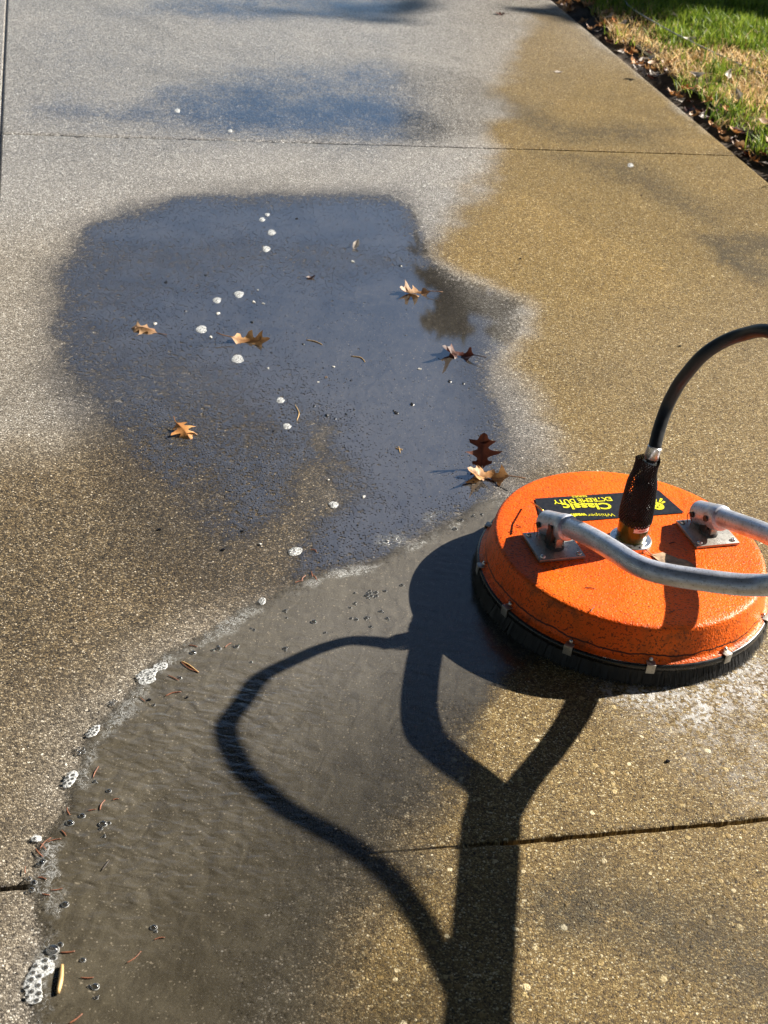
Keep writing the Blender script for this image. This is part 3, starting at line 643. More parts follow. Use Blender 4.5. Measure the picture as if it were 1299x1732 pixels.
b = MB(); b.tube([run(.62, 0) + np.array([0, 0, .03]), run(.78, 0) + np.array([0, 0, .03])], .02, 16); b.tube([run(.70, 0) + np.array([0, 0, .03]), run(.72, 0) + np.array([.0, .0, .12])], .013, 12)
o = b.build('spray_gun', black_plastic, root); o.parent = hd

# swivel and hose
fl = MB(); fl.lathe([(.0001, HT + .0125), (.029, HT + .0125), (.0290, HT + .0115), (.0355, HT + .0110), (.0372, HT + .0095), (.0376, HT + .0040), (.0370, HT + .0012)], c0, 56)
flo = fl.build('swivel_flange', bright, root, auto=35)
for k in range(4):
    a = R(25 + 90 * k); s = MB(); s.lathe([(.0001, HT + .0124), (.0022, HT + .0124), (.0026, HT + .0108)], (CX + .0325 * math.cos(a), CY + .0325 * math.sin(a), 0), 10); o = s.build('flange_screw', dark_metal, root); o.parent = flo
sw = MB(); sw.lathe([(.0255, HT + .0122), (.0262, HT + .0150), (.0262, HT + .0170), (.0272, HT + .0185), (.0274, HT + .054), (.0262, HT + .0585), (.020, HT + .062), (.0001, HT + .0625)], c0, 56)
swo = sw.build('swivel', olive, root, auto=35)
def cyl_patch(r, a0, a1, z0, z1, n=14):
    V = []; F = []
    for k in range(n + 1):
        a = a0 + (a1 - a0) * k / n; V += [(CX + r * math.cos(a), CY + r * math.sin(a), z0), (CX + r * math.cos(a), CY + r * math.sin(a), z1)]
    for k in range(n): F.append((2 * k, 2 * k + 2, 2 * k + 3, 2 * k + 1))
    return V, F
st = MB(); st.add(*cyl_patch(.02775, R(-98), R(-32), HT + .0385, HT + .0515)); sto = st.build('sticker', white_m, root); sto.parent = swo
st = MB()
for zz, a0, a1 in ((HT + .0475, -90, -42), (HT + .0425, -80, -45)):
    a = a0
    while a < a1:
        wdt = random.uniform(3, 7); st.add(*cyl_patch(.0279, R(a), R(a + wdt), zz - .0011, zz + .0011, 3)); a += wdt + 1.2
o = st.build('sticker_print', red_m, root); o.parent = swo
# inner fitting seen through the net
b = MB(); b.lathe([(.021, HT + .058), (.021, HT + .080), (.0165, HT + .084), (.0165, HT + .11), (.0175, HT + .112), (.0175, HT + .13), (.011, HT + .133), (.010, HT + .16)], c0, 20).build('hose_coupling', dark_metal, root, auto=35)
# net sleeve: two families of strands wound round it
SL0, SL1 = HT + .048, HT + .172
def sl_r(t, a): 
    base = np.interp(t, [0, .12, .45, .62, .8, .93, 1.0], [.0285, .0290, .0272, .0255, .0200, .0192, .0205])
    return base + .0012 * math.sin(3 * a + 5 * t)
def sl_c(t): return np.array([CX - .003 * math.sin(t * 3.1) - .0015 * t, CY + .004 * t, SL0 + (SL1 - SL0) * t])
b = MB()
for fam in (1, -1):
    for k in range(30):
        P = []
        for t in np.linspace(0, 1, 34):
            a = 2 * math.pi * k / 30 + fam * t * 3.3; r = sl_r(t, a) + fam * .0003; cc = sl_c(t)
            P.append((cc[0] + r * math.cos(a), cc[1] + r * math.sin(a), cc[2] + .003 * math.sin(2 * a) * t))
        b.tube(P, .00105, 5, False)
b.build('net_sleeve', net_m, root)
hp = [(CX - .001, CY + .003, .238), (.4405, 2.036, .262), (.4437, 2.041, .288), (.4495, 2.066, .319), (.4575, 2.086, .350), (.4660, 2.089, .386), (.4742, 2.083, .416), (.4925, 2.0765, .4585), (.518, 2.0735, .4885), (.545, 2.057, .515), (.5694, 2.0135, .545), (.6127, 1.9563, .556), (.6487, 1.9216, .56), (.7022, 1.8752, .56), (.7463, 1.8405, .553), (.785, 1.8017, .543), (.8144, 1.7593, .533), (.8337, 1.7067, .522), (.8481, 1.6473, .511), (.8535, 1.5937, .5), (.8538, 1.5553, .49), (.845, 1.47, .462), (.846, 1.38, .450), (.86, 1.30, .452)] 
gun = run(.62, 0) + np.array([0, 0, .03]); hp += [tuple(gun * .4 + np.array(hp[-1]) * .6 + np.array([0, 0, .012])), tuple(gun)]
b = MB(); b.tube(smooth_path(hp[1:], 9), .0112, 18).build('hose', black_rubber, root)
b = MB(); q1 = np.array(hp[2]); q0 = q1 - (q1 - np.array(hp[1])) * 1.45; dd = (q1 - q0) / np.linalg.norm(q1 - q0)
b.tube([q0, q0 + dd * .001, q0 + dd * .018, q0 + dd * .0195, q0 + dd * .024, q0 + dd * .0255, q0 + dd * .046, q0 + dd * .047], [.010, .0128, .0128, .0118, .0118, .0128, .0128, .0116], 16).build('hose_ferrule', bright, root, auto=35)

# decal with its lettering, read from the far side
DZ = HT + .0022
dA, dB, dC = np.array([.2722, 2.1340]), np.array([.5090, 2.2170]), np.array([.5500, 2.1490])
dD = np.array([.2820, 2.0515]) 
b = MB(); b.add([(*dA, DZ), (*dB, DZ), (*dC, DZ), (*dD, DZ)], [(3, 2, 1, 0)])
dec = b.build('decal', decal_m, root, smooth=False)
def text(s, p0, p1, hgt, mat, bold=.0, shear=0.0, zz=DZ + .0008):
    """letters from p0 to p1 (pixels on the lid), read with p0 on the left"""
    cu = bpy.data.curves.new('lettering', 'FONT'); cu.body = s; cu.offset = bold; cu.shear = shear; cu.resolution_u = 3
    tmp = bpy.data.objects.new('lettering', cu); COL.objects.link(tmp); bpy.context.view_layer.update()
    me = bpy.data.meshes.new_from_object(tmp.evaluated_get(bpy.context.evaluated_depsgraph_get())); bpy.data.objects.remove(tmp)
    n = len(me.vertices); co = np.zeros(n * 3, np.float32); me.vertices.foreach_get('co', co); co = co.reshape(-1, 3)
    lo, hi = co.min(0), co.max(0); A, B = G(*p0, zz)[:2], G(*p1, zz)[:2]; X = B - A; L = np.linalg.norm(X); X /= L; Yv = np.array([-X[1], X[0]])
    x = (co[:, 0] - lo[0]) / (hi[0] - lo[0]) * L; y = (co[:, 1] - lo[1]) / (hi[1] - lo[1]) * hgt
    P = np.column_stack([A + x[:, None] * X + y[:, None] * Yv, np.full(n, zz)]) - np.array(root.location)
    me.vertices.foreach_set('co', P.astype(np.float32).ravel()); me.materials.clear(); me.materials.append(mat); me.update()
    o = link('lettering', me, dec); return o
def zpx(x, y): return (900 + x * .21555, 810 + y * .21555)
text('Classic', zpx(606, 186), zpx(228, 193), .0215, yellow_m, .030)
text('EXTREME DUTY', zpx(612, 140), zpx(155, 166), .0135, yellow_m, .022)
text('SERIES', zpx(425, 127), zpx(308, 133), .0062, yellow_m, .01)
text('Whisper', zpx(636, 262), zpx(425, 268), .0125, yellow_m, -.004)
text('wash', zpx(422, 268), zpx(300, 272), .0110, yellow_m, .045)
eC = G(*zpx(985, 212), DZ + .0008)[:2]
b = MB(); n = 40
b.add([(eC[0] + .0125 * math.cos(2 * math.pi * k / n), eC[1] + .0125 * math.sin(2 * math.pi * k / n), DZ + .0008) for k in range(n)], [tuple(range(n))])
for a, L in ((70, .030), (52, .024), (95, .024)):
    d = np.array([math.cos(R(a)), math.sin(R(a))]); s2 = np.array([-d[1], d[0]]); q = eC + d * .0145; e = eC + d * L
    b.add([(*(q - s2 * .0016), DZ + .0008), (*(q + s2 * .0016), DZ + .0008), (*(e + s2 * .0026), DZ + .0008), (*(e - s2 * .0026), DZ + .0008)], [(3, 2, 1, 0)])
em = b.build('emblem', yellow_m, root, smooth=False); em.parent = dec
b = MB()
for (dx, dy, r) in ((-.004, .0035, .0016), (.0042, .003, .0016), (0, -.0045, .0022)):
    b.add([(eC[0] + dx + r * math.cos(2 * math.pi * k / 14), eC[1] + dy + r * .8 * math.sin(2 * math.pi * k / 14), DZ + .0016) for k in range(14)], [tuple(range(14))])
o = b.build('emblem_mark', decal_m, root, smooth=False); o.parent = dec
# things parented above sit at the cleaner's origin: keep them there
for o in root.children_recursive: o.location = (0, 0, 0) if o.parent is not None else o.location

# ------------------------------------------------------------------ leaves
def mat_leaf(name, a, bcol, vein):
    N = NT(name); co = N.co(); n = N.noise(co, 55, 4, .6); u = N.attr('rib')
    c = N.mix(N.ss(n, .3, .7), a, bcol); c = N.mix(N.ss(u, .06, .0, 0, .6), c, vein)
    N.p(base=c, rough=.5, spec=.4, normal=N.bump(N.noise(co, 180, 3, .6), .5, .001))
    tl = N.n('ShaderNodeBsdfTranslucent', {0: c}); mx = N.n('ShaderNodeMixShader', {0: .18, 1: N.bsdf.outputs[0], 2: tl.outputs[0]}); N.t.links.new(mx.outputs[0], N.out.inputs[0]); return N.m
L_TAN = mat_leaf('tan_dry_leaf', (.32, .15, .05), (.58, .33, .14), (.22, .09, .03))
L_PALE = mat_leaf('pale_dry_leaf', (.26, .135, .06), (.52, .33, .18), (.22, .10, .05))
L_RUST = mat_leaf('rust_dry_leaf', (.52, .22, .07), (.66, .33, .11), (.25, .08, .02))
L_DARK = mat_leaf('dark_wet_leaf', (.050, .014, .008), (.11, .032, .016), (.03, .01, .008))
L_GREY = mat_leaf('bleached_leaf', (.45, .38, .32), (.66, .60, .54), (.3, .24, .2))
OAK = [(0, .012), (.05, .03), (.11, .12), (.16, .24), (.235, .31), (.245, .20), (.275, .13), (.33, .14), (.39, .27), (.43, .38), (.51, .47), (.515, .33), (.55, .17), (.60, .14), (.65, .21), (.71, .31), (.80, .36), (.79, .24), (.81, .14), (.86, .11), (.93, .09), (1.0, .005)]
OVAL = [(0, .01), (.08, .07), (.2, .17), (.38, .25), (.55, .255), (.72, .2), (.88, .1), (1.0, .005)]
def leaf_mesh(name, size, mat, shape=OAK, curl=.5, fold=.4, tips=.3, seed=0, stem=.35, width=1.0):
    r = random.Random(seed); V = []; F = []; rib = []; K = 5
    ph = r.uniform(0, 6)
    def dfm(x, y):
        # x along the midrib 0..1, y across
        z = fold * abs(y) + tips * y * y * 2.2 * math.sin(5 * x + ph + (1.5 if y > 0 else 0)) + .06 * math.sin(9 * x + ph) * (abs(y) * 2)
        a = curl * (x - .45); z += .5 * curl * (x - .45) ** 2 * 1.6
        return (x - .5 - .1 * a * a, y * (1 - .25 * abs(fold)), z)
    jit = {}
    for s in (1, -1):
        base = len(V)
        for i, (x, wv) in enumerate(shape):
            w = wv * width * r.uniform(.82, 1.15); xs = min(1, max(0, x + r.uniform(-.012, .012)))
            xm = x if i in (0, len(shape) - 1) else x * .9 + .02     # veins sweep forward
            for k in range(K):
                t = k / (K - 1); xx = xm + (xs - xm) * t
                V.append(tuple(size * q for q in dfm(xx, s * w * t))); rib.append(w * t)
        for i in range(len(shape) - 1):
            for k in range(K - 1):
                a = base + i * K + k; q = (a, a + 1, a + K + 1, a + K); F.append(q if s < 0 else q[::-1])
    b = MB(); b.add(V, F)
    p0 = np.array(V[0]); nst = len(b.v)
    b.tube([p0 + size * np.array([.12, 0, .004]), p0, p0 + size * np.array([-stem * .5, .02, .02]), p0 + size * np.array([-stem, .06, .05])], [size * .008, size * .012, size * .011, size * .014], 5)
    V = np.array(b.v); V[:, 2] -= V[:, 2].min()
    me = mesh(name, V, b.f, [mat], True)
    fattr(me, 'rib', rib + [0] * (len(b.v) - nst))
    return me
def put_leaf(px, py, size, mat, label, rz=0, rx=0, ry=0, z=.0015, group='dead leaves on the wet driveway', **kw):
    me = leaf_mesh('fallen_leaf', size, mat, seed=int(px * 7 + py), **kw)
    M = Matrix.Rotation(R(rz), 3, 'Z') @ Matrix.Rotation(R(ry), 3, 'Y') @ Matrix.Rotation(R(rx), 3, 'X')
    zs = sorted((M @ v.co).z for v in me.vertices); lowest = zs[int(len(zs) * .10)]
    o = link('fallen_leaf', me); p = G(px, py, z); o.location = (p[0], p[1], z - lowest - .0008); o.rotation_euler = M.to_euler()
    return tag(o, label, 'leaf', group)
put_leaf(700, 496, .082, L_PALE, 'pale curled oak leaf near the top right of the puddle', rz=188, rx=-14, curl=1.0, fold=.4, tips=.6)
put_leaf(241, 558, .070, L_PALE, 'small folded oak leaf at the far left of the puddle', rz=172, rx=-9, curl=-.8, fold=-.35, tips=-.3)
put_leaf(424, 578, .092, L_TAN, 'golden brown curled leaf in the left middle of the puddle', rz=6, rx=30, curl=.8, fold=.12, tips=.35, width=.72)
put_leaf(774, 600, .080, L_DARK, 'dark brown curled oak leaf with a raised lobe at the right of the puddle', rz=168, rx=-8, curl=1.0, fold=.42, tips=.9, width=1.15)
put_leaf(312, 732, .060, L_RUST, 'bright orange brown oak leaf on wet gravel left of the puddle', rz=-48, rx=18, ry=10, curl=-.6, fold=-.22, tips=-.3, width=1.1, stem=.25)
put_leaf(812, 786, .078, L_DARK, 'dark oak leaf standing upright behind the tan one beside the cleaner', rz=102, ry=-68, curl=.4, fold=.12, tips=.25, width=1.05, stem=.1)
put_leaf(826, 806, .088, L_TAN, 'large tan crumpled oak leaf lying closest to the orange cleaner', rz=172, rx=-13, ry=4, curl=1.0, fold=.34, tips=.85, width=1.1)
put_leaf(1140, 950, .082, simple('flat_brown_leaf', (.33, .22, .13), .6, var=.5, vscale=70), 'flat brown leaf stuck on the orange lid under the near tube', rz=-20, z=HT + .003, shape=OVAL, curl=.05, fold=.03, tips=.05, stem=.15, width=1.0, group='dead leaves on the cleaner')
put_leaf(945, 122, .040, L_GREY, 'small grey leaf scrap far up the drive near the lawn edge', rz=20, curl=.6, fold=.3, shape=OVAL)
put_leaf(602, 418, .036, L_GREY, 'small bleached scrap standing in the upper puddle', rz=75, ry=-30, curl=.3, fold=.3, shape=OVAL, stem=.1)
put_leaf(526, 470, .028, L_DARK, 'tiny curled black leaf scrap floating in the upper puddle', rz=30, curl=1.6, fold=.7, shape=OVAL)
put_leaf(846, 24, .05, L_DARK, 'dark leaf near the top of the driveway in front of the tree shade', rz=200, curl=.8, fold=.3)
# litter along the soil edge
kinds = [(L_GREY, 'bleached'), (L_RUST, 'rust brown'), (L_DARK, 'dark brown'), (L_TAN, 'tan'), (L_PALE, 'pale')]
protos = [leaf_mesh('fallen_leaf', .055, m, shape=(OAK if i % 2 else OVAL), curl=1.0, fold=.5, tips=.8, seed=90 + i) for i, (m, _) in enumerate(kinds)]
for k in range(130):
    i = random.choices(range(5), [3, 3, 4, 2, 2])[0]; v = random.uniform(4.0, 6.9); u = U_EDGE + .03 + abs(random.gauss(0, .06)); p = UV(u, v)
    o = link('fallen_leaf', protos[i]); o.location = (p[0], p[1], -.010 + .04 * max(0, (u - U_EDGE - .04)) / .1); s = random.uniform(.6, 1.25); o.scale = (s, s, s)
    o.rotation_euler = (random.uniform(-.5, .5), random.uniform(-.5, .5), random.uniform(0, 6.3))
    tag(o, kinds[i][1] + ' dead leaf in the litter strip between driveway and lawn', 'leaf', kinds[i][1] + ' leaves in the litter strip')
for k, (px, py) in enumerate([(1180, 15), (1165, 70), (1250, 165), (1290, 210), (1140, 30), (1215, 40), (1105, 110), (1230, 130), (1180, 130), (1280, 60), (1195, 60)]):
    i = 0 if k % 3 else 4; o = link('fallen_leaf', protos[i]); p = G(px, py, .05); o.location = (p[0], p[1], .055); o.rotation_euler = (random.uniform(-.6, .6), random.uniform(-.6, .6), random.uniform(0, 6.3)); o.scale = (1.15,) * 3
    tag(o, kinds[i][1] + ' leaf lying on top of the lawn grass', 'leaf', kinds[i][1] + ' leaves on the lawn')
b = MB(); b.tube(smooth_path([G(1040, -30, .05), G(1062, 8, .052), G(1118, 44, .056), G(1180, 76, .054), G(1270, 117, .050), G(1400, 168, .045)], 6), .0034, 8)
tag(b.build('lawn_cord', simple('pale_cord', (.42, .42, .44), .5)), 'thin pale cord lying across the lawn grass', 'cord')

# ------------------------------------------------------------------ foam and bubbles
N = NT('foam_white'); _n = N.noise(N.co(), 400, 3, .6); N.p(base=N.mix(N.ss(_n, .3, .7), (.50, .51, .50), (.80, .81, .80)), rough=.35, spec=.5, normal=N.bump(_n, .6, .001)); N.t.links.new(N.n('ShaderNodeMixShader', {0: N.ss(_n, .30, .62, .12, .80), 1: N.n('ShaderNodeBsdfTransparent').outputs[0], 2: N.bsdf.outputs[0]}).outputs[0], N.out.inputs[0]); foam_m = N.m
N = NT('bubble_skin'); lw = N.n('ShaderNodeLayerWeight', {0: .35}); tr = N.n('ShaderNodeBsdfTransparent', {0: (.62, .62, .62)}); gl = N.n('ShaderNodeBsdfGlossy', {0: (1, 1, 1), 1: .06})
mx = N.n('ShaderNodeMixShader', {0: N.lin(lw.outputs['Fresnel'], 0, 1, .10, .75), 1: tr.outputs[0], 2: gl.outputs[0]}); N.t.links.new(mx.outputs[0], N.out.inputs[0]); skin_m = N.m
def bubble(b, x, y, z, r, rim=.10, seg=14, flat=.75):
    b.cur = 1; prof = [(r * math.cos(a), r * flat * math.sin(a)) for a in np.linspace(0, math.pi / 2 - .02, 6)]; b.lathe(prof, (x, y, z), seg)
    b.cur = 0; t = r * rim; b.lathe([(r + t * math.cos(a), t * 1.0 * math.sin(a) + t * .3) for a in np.linspace(0, 2 * math.pi, 7)[:-1]], (x, y, z), seg, closed=True)
def foam_patch(L, rmin, rmax, n, label, z=.0026, pad=True, seed=0):
    """a raft of bubbles: white froth with packed domes of different sizes"""
    r = random.Random(seed); poly = pxpoly(L)[:, :2]; c = poly.mean(0); lo, hi = poly.min(0), poly.max(0); placed = []
    for k in range(n * 60):
        if len(placed) >= n: break
        x, y = r.uniform(lo[0], hi[0]), r.uniform(lo[1], hi[1]); rad = rmax - (rmax - rmin) * min(1, (len(placed) / n) * 1.4) * r.uniform(.6, 1)
        if poly_sd(np.array([[x, y]]), poly)[0] < rad * .8: continue
        if any((x - a) ** 2 + (y - q) ** 2 < (rad + s) ** 2 * 1.12 for a, q, s in placed): continue
        placed.append((x, y, rad))
    b = MB()
    if pad:
        nst = len(poly) * 4; P = np.array(smooth_path(list(poly) + [poly[0]], 4))[:-1]; P += np.array([[r.uniform(-1, 1), r.uniform(-1, 1)] for _ in P]) * rmin * 1.1
        n0 = len(P); h = rmin * .8
        V = [(*(p - c), 0) for p in P] + [(*((p - c) * .93), h) for p in P] + [(*((p - c) * .5), h * 1.25) for p in P] + [(0, 0, h * 1.3)]; F = []
        for ring in range(2):
            for i in range(n0): j = (i + 1) % n0; F.append((ring * n0 + i, ring * n0 + j, (ring + 1) * n0 + j, (ring + 1) * n0 + i))
        for i in range(n0): F.append((2 * n0 + i, 2 * n0 + (i + 1) % n0, 3 * n0))
        b.cur = 0; b.add(V, F)
        for q in range(int(n * 5)):       # the fine froth between the larger bubbles
            x, y = r.uniform(lo[0], hi[0]), r.uniform(lo[1], hi[1]); rr = rmin * r.uniform(.35, 1.0)
            if poly_sd(np.array([[x, y]]), poly)[0] < -rr * 1.2 or any((x - a) ** 2 + (y - e) ** 2 < (s2 * .9) ** 2 for a, e, s2 in placed): continue
            b.cur = 0; b.lathe([(rr * math.cos(a), h * .7 + .5 * rr * math.sin(a)) for a in np.linspace(0, math.pi / 2 - .02, 4)], (x - c[0], y - c[1], 0), 8)
        for x, y, rad in placed:     # dark open cells on the froth
            b.cur = 2; hz = h * 1.35; b.lathe([(.0001, hz), (rad * (.5 + .35 * r.random()), hz * .9)], (x - c[0], y - c[1], 0), 12)
            b.cur = 0; b.lathe([(rad * (.86 + .16 * math.cos(a)), hz + rad * .14 * math.sin(a)) for a in np.linspace(0, 2 * math.pi, 6)[:-1]], (x - c[0], y - c[1], 0), 12, closed=True)
            b.cur = 1; b.lathe([(rad * .8 * math.cos(a), hz + rad * .5 * math.sin(a)) for a in np.linspace(0, math.pi / 2 - .02, 5)], (x - c[0], y - c[1], 0), 12)
    else:
        for x, y, rad in placed: bubble(b, x - c[0], y - c[1], 0, rad)
    o = b.build('foam_patch', [foam_m, skin_m, cell_m], None, loc=(c[0], c[1], z)); return tag(o, label, 'foam', 'foam rafts on the water')
cell_m = simple('foam_cell', (.20, .185, .16), .12, var=.6, vscale=350)
def zoomp(L, x0, y0, s): return [(x0 + x * s, y0 + y * s) for x, y in L]
foam_patch(zoomp([(300, 385), (380, 362), (440, 380), (465, 440), (440, 490), (365, 510), (350, 600), (360, 690), (330, 740), (260, 750), (215, 720), (215, 650), (195, 610), (215, 540), (260, 460)], 0, 1550, .2001), .0005, .0046, 44, 'largest foam raft of packed bubbles at the bottom left corner', seed=1)
foam_patch(zoomp([(175, 625), (240, 565), (345, 540), (360, 510), (440, 490), (500, 500), (470, 555), (400, 570), (365, 630), (370, 670), (300, 700), (215, 700)], 200, 1040, .16936), .0007, .0026, 40, 'white foam raft with small dark cells on the mud edge left of the hose shadow', seed=2)
foam_patch(zoomp([(95, 1150), (140, 1138), (158, 1165), (150, 1220), (125, 1228), (105, 1190)], 0, 1000, .4227), .0014, .0042, 16, 'cluster of clear bubbles where the joint meets the mud edge', pad=False, seed=3)
foam_patch(zoomp([(250, 775), (270, 735), (300, 725), (312, 745), (285, 785), (255, 790)], 0, 1000, .4227), .0012, .0034, 16, 'slanted bubble cluster on the left mud edge, next above the reddish twigs', seed=4)
foam_patch(zoomp([(292, 640), (325, 622), (350, 640), (335, 658), (300, 660)], 0, 1000, .4227), .0012, .0034, 9, 'small oval bubble cluster below the elongated one on the left mud edge', pad=False, seed=5)
foam_patch(zoomp([(340, 580), (375, 545), (402, 545), (385, 580), (350, 592)], 0, 1000, .4227), .001, .003, 12, 'elongated bubble cluster under the scum streak on the left mud edge', seed=6)
foam_patch(zoomp([(430, 450), (450, 435), (470, 445), (460, 465), (435, 465)], 0, 1000, .4227), .001, .0026, 9, 'small grey bubble cluster below the white foam raft', pad=False, seed=7)
foam_patch(zoomp([(122, 995), (140, 982), (165, 985), (162, 1005), (130, 1008)], 0, 1000, .4227), .001, .003, 10, 'pale bubble cluster touching the reddish twigs', seed=8)
foam_patch(zoomp([(270, 935), (295, 915), (310, 925), (290, 945)], 0, 1000, .4227), .001, .003, 8, 'bubble cluster to the right above the reddish twigs', pad=False, seed=9)
foam_patch(zoomp([(150, 1082), (170, 1072), (197, 1078), (190, 1092), (160, 1094)], 0, 1000, .4227), .0012, .0034, 7, 'row of bubbles beside a dark stalk above the joint', pad=False, seed=10)
foam_patch(zoomp([(1030, 45), (1048, 30), (1065, 40), (1055, 58), (1038, 56)], 0, 1000, .4227), .0008, .002, 14, 'round white foam blob on the upper edge of the mud', seed=11)
foam_patch(zoomp([(405, 160), (425, 145), (455, 148), (450, 168), (415, 176)], 300, 860, .4619), .0008, .0022, 12, 'oval white foam blob on the dark slab above the mud edge', z=.0014, seed=12)
foam_patch(zoomp([(675, 322), (700, 302), (735, 308), (738, 328), (700, 340)], 300, 860, .4619), .001, .0038, 14, 'ring of bubbles on the mud left of the cleaner shadow', pad=False, seed=13)
for i, (x, y, w_, lab) in enumerate([(443, 372, 5, 'upper of two tiny foam blobs close together in the upper puddle'), (459, 394, 7, 'round foam blob in the upper puddle below the close pair'), (450, 422, 7, 'oval foam blob in the upper puddle just above the leaf row'), (404, 499, 8, 'foam blob left of centre in the puddle, right one of two'), (367, 509, 7, 'foam blob left of centre in the puddle, left one of two'), (341, 558, 9, 'flat oval foam blob left of the golden brown leaf'), (402, 608, 10, 'round foam blob below the golden brown leaf'), (474, 678, 7, 'ring shaped foam blob in the middle of the puddle'), (485, 722, 7, 'solid foam blob below the ring shaped one'), (564, 855, 8, 'foam blob on the lower puddle above the mud edge'), (452, 364, 4, 'lower of two tiny foam blobs close together in the upper puddle'), (300, 188, 5, 'lone foam speck far up the wet driveway'), (389, 222, 4, 'tiny foam speck just above the far joint'), (1066, 280, 5, 'white speck on the tan slab near the far joint')]):
    n = 12; L = [(x + w_ * (1 + .15 * math.sin(3 * a + i)) * math.cos(a), y + w_ * .72 * math.sin(a)) for a in np.linspace(0, 2 * math.pi, n)[:-1]]
    foam_patch(L, .0007, .0020, 7 if w_ > 6 else 3, lab, z=.0014, seed=30 + i)
bp = []
for k in range(3):
    b = MB(); bubble(b, 0, 0, 0, .005)
    for q in range(k): bubble(b, .0075 * math.cos(q * 2.1 + 1), .0075 * math.sin(q * 2.1 + 1), 0, .0025)
    o = b.build('soap_bubble', [foam_m, skin_m], None, loc=(0, 0, -5)); bp.append(o.data); bpy.data.objects.remove(o)
spots = [(531, 1052, 1.2), (603, 1048, .8), (620, 1045, .9), (594, 1046, .7), (655, 1046, .8), (645, 1034, .8), (680, 990, .9), (652, 1000, .7), (600, 1021, .7), (600, 1003, .6), (593, 1028, .6), (482, 1033, .8), (485, 1045, .5), (430, 1065, .6), (550, 1070, .6), (425, 1120, .6), (370, 1097, 1.1), (400, 1094, .9), (327, 1104, 1.2), (305, 1147, .8), (482, 1097, .9), (360, 1100, .7), (780, 880, 1.0), (800, 873, .8), (770, 895, 1.1), (815, 870, .7), (174, 1394, 1.4), (184, 1338, .9), (160, 1322, .7), (176, 1415, .6), (110, 1530, 1.2), (260, 1569, 1.1), (89, 1607, 1.9), (140, 1624, .9), (161, 1669, 1.2), (163, 1688, .6), (139, 1380, 1.1), (260, 1193, .6), (425, 1063, .5), (118, 1392, 1.3), (627, 1060, .7), (70, 1460, 1.0)]
for i, (x, y, s) in enumerate(spots):
    o = link('soap_bubble', bp[i % 3]); p = G(x, y, .0025); o.location = p; s *= .82; o.scale = (s, s, s); o.rotation_euler = (0, 0, random.uniform(0, 6))
    tag(o, 'single clear soap bubble floating on the brown mud', 'bubble', 'single bubbles on the mud')

# ------------------------------------------------------------------ needles, twigs, seeds and grit
NE_R = simple('red_needle', (.24, .085, .04), .5, var=.35); NE_T = simple('tan_needle', (.50, .32, .13), .5, var=.3); NE_D = simple('dark_needle', (.03, .02, .015), .6)
def needle(pts, r, mat, label, z, group, bend=0.0):
    P = [G(x, y, z) for x, y in pts]; c = sum(P) / len(P)
    if len(P) == 2:
        m = (P[0] + P[1]) / 2 + bend * np.array([-(P[1] - P[0])[1], (P[1] - P[0])[0], 0]); P = [P[0], m, P[1]]
    P = smooth_path([p - c for p in P], 4); n = len(P); b = MB()
    b.tube(P, [r * (.55 + .45 * math.sin(math.pi * (i + .6) / (n + .2))) for i in range(n)], 6)
    return tag(b.build('pine_needle', mat, None, loc=c), label, 'needle', group)
zl = lambda x, y: (x * .4227, 1000 + y * .4227)
red = [((725, 283), (797, 325)), ((672, 336), (715, 356)), ((660, 420), (725, 402)), ((900, 225), (925, 207)), ((400, 875), (420, 835)), ((185, 1005), (245, 990)), ((160, 1005), (185, 1035)), ((142, 1030), (172, 1062)), ((245, 955), (265, 978)), ((372, 745), (395, 700)), ((200, 1195), (250, 1188)), ((505, 1488), (565, 1440)), ((322, 1545), (375, 1545)), ((615, 1395), (660, 1385)), ((150, 1145), (185, 1152)), ((275, 1730), (330, 1690)), ((350, 878), (385, 872)), ((268, 865), (280, 895)), ((205, 985), (160, 1030)), ((240, 1445), (300, 1440)), ((755, 215), (790, 222)), ((560, 425), (580, 440)), ((450, 835), (475, 830)), ((100, 1130), (103, 1100)), ((168, 1210), (200, 1215))]
for (a, q) in red: needle([zl(*a), zl(*q)], random.uniform(.0006, .0010), NE_R, 'thin reddish pine needle stranded in the mud', .0036, 'reddish pine needles in the mud', random.uniform(-.12, .12))
needle([(105, 1632), (103, 1655), (98, 1680)], .0032, NE_T, 'thick straw coloured stalk beside the largest foam raft', .0055, 'stalks in the mud')
needle([(307, 1118), (320, 1125), (336, 1137)], .0011, NE_T, 'tan needle beside the white foam raft', .0036, 'stalks in the mud')
needle([(172, 1472), (185, 1455), (98 + 0, 1442 + 0)][:2], .0010, NE_D, 'dark stalk beside a row of bubbles above the joint', .0036, 'stalks in the mud')
for (a, q, bd) in [((487, 150), (510, 160), .3), ((430, 272), (460, 265), .1), ((455, 265), (470, 245), .1), ((490, 240), (510, 262), .1), ((490, 230), (495, 250), 0)]:
    f = lambda x, y: (300 + x * .4619, 860 + y * .4619); needle([f(*a), f(*q)], .001, NE_R, 'short red twig on the dark slab above the mud edge', .0025, 'red twigs on the dark slab', bd)
for (a, q) in [((523, 585), (568, 590)), ((548, 690), (565, 668)), ((385, 500), (402, 508)), ((232, 322), (255, 330)), ((205, 345), (225, 352)), ((880, 400), (905, 392)), ((1050, 265), (1080, 255)), ((880, 690), (905, 680))]:
    f = lambda x, y: (780 + x * .3995, 760 + y * .3995); needle([f(*a), f(*q)], .0008, NE_D, 'short dark needle stuck to the orange lid', HT + .0018, 'dark needles on the lid', random.uniform(-.1, .1))
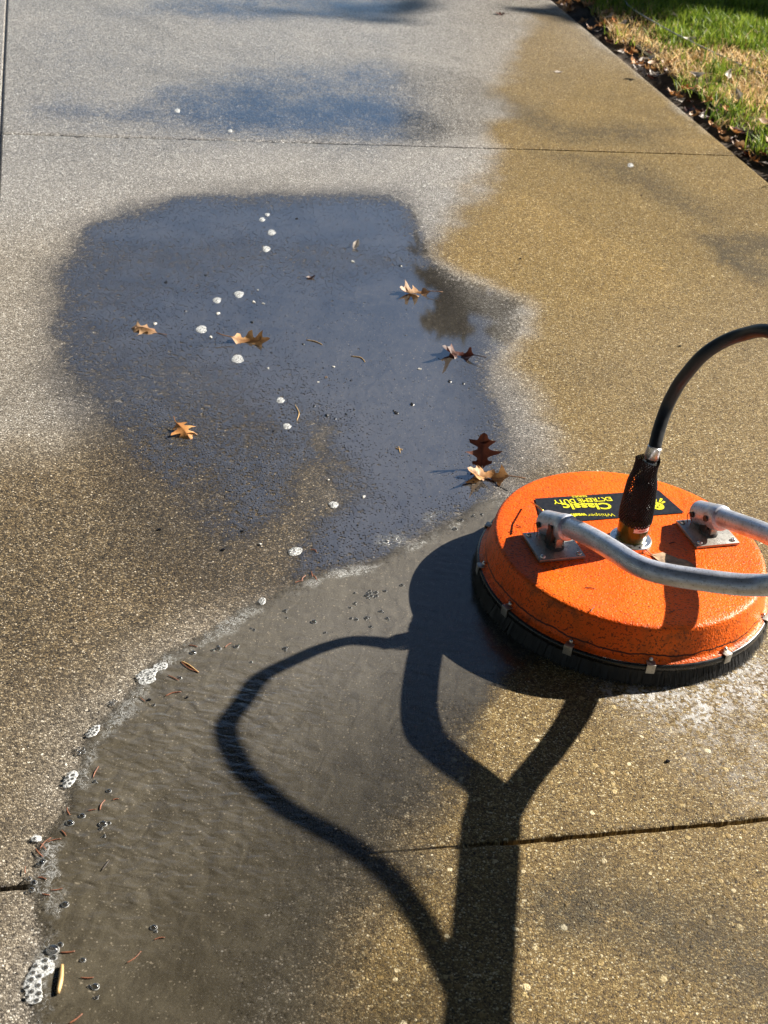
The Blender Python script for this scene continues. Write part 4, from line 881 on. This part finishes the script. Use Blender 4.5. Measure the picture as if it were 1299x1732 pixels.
for (a, q, bd) in [((730, 486), (775, 505), .25), ((555, 640), (560, 690), .1), ((590, 435), (640, 450), .1), ((880, 770), (885, 790), 0), ((870, 775), (892, 780), 0)]:
    f = lambda x, y: (200 + x * .5389, 340 + y * .5389); needle([f(*a), f(*q)], .0011, NE_T, 'thin tan stem floating on the blue puddle', .0022, 'thin stems on the puddle', bd)
gr_m = [simple('dark_grit', (.012, .011, .012), .35), simple('pale_grit', (.6, .57, .52), .5), simple('brown_grit', (.12, .07, .04), .6)]
gp = []
for k in range(3):
    bm = bmesh.new(); bmesh.ops.create_icosphere(bm, subdivisions=2, radius=.0042)
    for v in bm.verts: v.co *= 1 + .35 * math.sin(v.co.x * 900 + k) * math.cos(v.co.y * 700 + 2 * k)
    for v in bm.verts: v.co.z *= .6; v.co.x *= 1.4
    me = bpy.data.meshes.new('grit'); bm.to_mesh(me); bm.free(); me.materials.append(gr_m[k]); gp.append(me)
zu = lambda x, y: (200 + x * .5389, 340 + y * .5389)
grit = [g for g in [(580, 449, 0), (895, 488, 0), (865, 658, 0), (872, 665, 0), (885, 203, 0), (845, 507, 1), (945, 527, 1), (803, 573, 1), (627, 568, 1), (652, 553, 2), (730, 563, 0), (600, 635, 0), (615, 643, 0), (655, 672, 0), (680, 683, 0), (715, 668, 0), (740, 655, 0), (922, 638, 0), (1040, 566, 0), (1083, 573, 0), (488, 722, 0), (515, 577, 0), (480, 475, 0), (425, 317, 1), (455, 322, 1), (438, 279, 1), (350, 267, 0), (313, 353, 1), (420, 380, 0), (445, 523, 1), (470, 525, 1), (290, 427, 1), (535, 475, 1), (363, 372, 1), (210, 345, 0), (735, 190, 1), (500, 310, 1), (675, 520, 1), (555, 630, 0), (745, 735, 0), (660, 875, 1), (770, 928, 1), (840, 840, 1), (525, 560, 2), (115, 385, 1), (585, 180, 2), (275, 233, 0), (150, 255, 0), (560, 55, 0)] if random.random() < .62]
for i, (x, y, k) in enumerate(grit):
    o = link('grit', gp[k]); p = G(*zu(x, y), .0015); o.location = p; s = random.uniform(.45, 1.05); o.scale = (s, s, s); o.rotation_euler = (0, 0, random.uniform(0, 6))
    n = ('black', 'pale', 'brown')[k]; tag(o, n + ' speck of grit lying in the blue puddle', 'grit', n + ' grit in the puddle')
for (x, y, k) in [(378, 929, 0), (410, 898, 0), (270, 895, 0), (605, 888, 0), (440, 920, 1), (656, 915, 1), (253, 1143 + 40, 0), (317, 1179, 0), (1130, 1287, 0), (985, 132, 0), (1085, 330, 2), (880, 437, 0), (1150, 585, 0)]:
    o = link('grit', gp[k]); o.location = G(x, y, .002 if y < 1000 or x > 900 else .004); s = random.uniform(.35, .7); o.scale = (s, s, s); n = ('black', 'pale', 'brown')[k]
    tag(o, n + ' speck of grit on the bare slab', 'grit', n + ' grit on the slab')
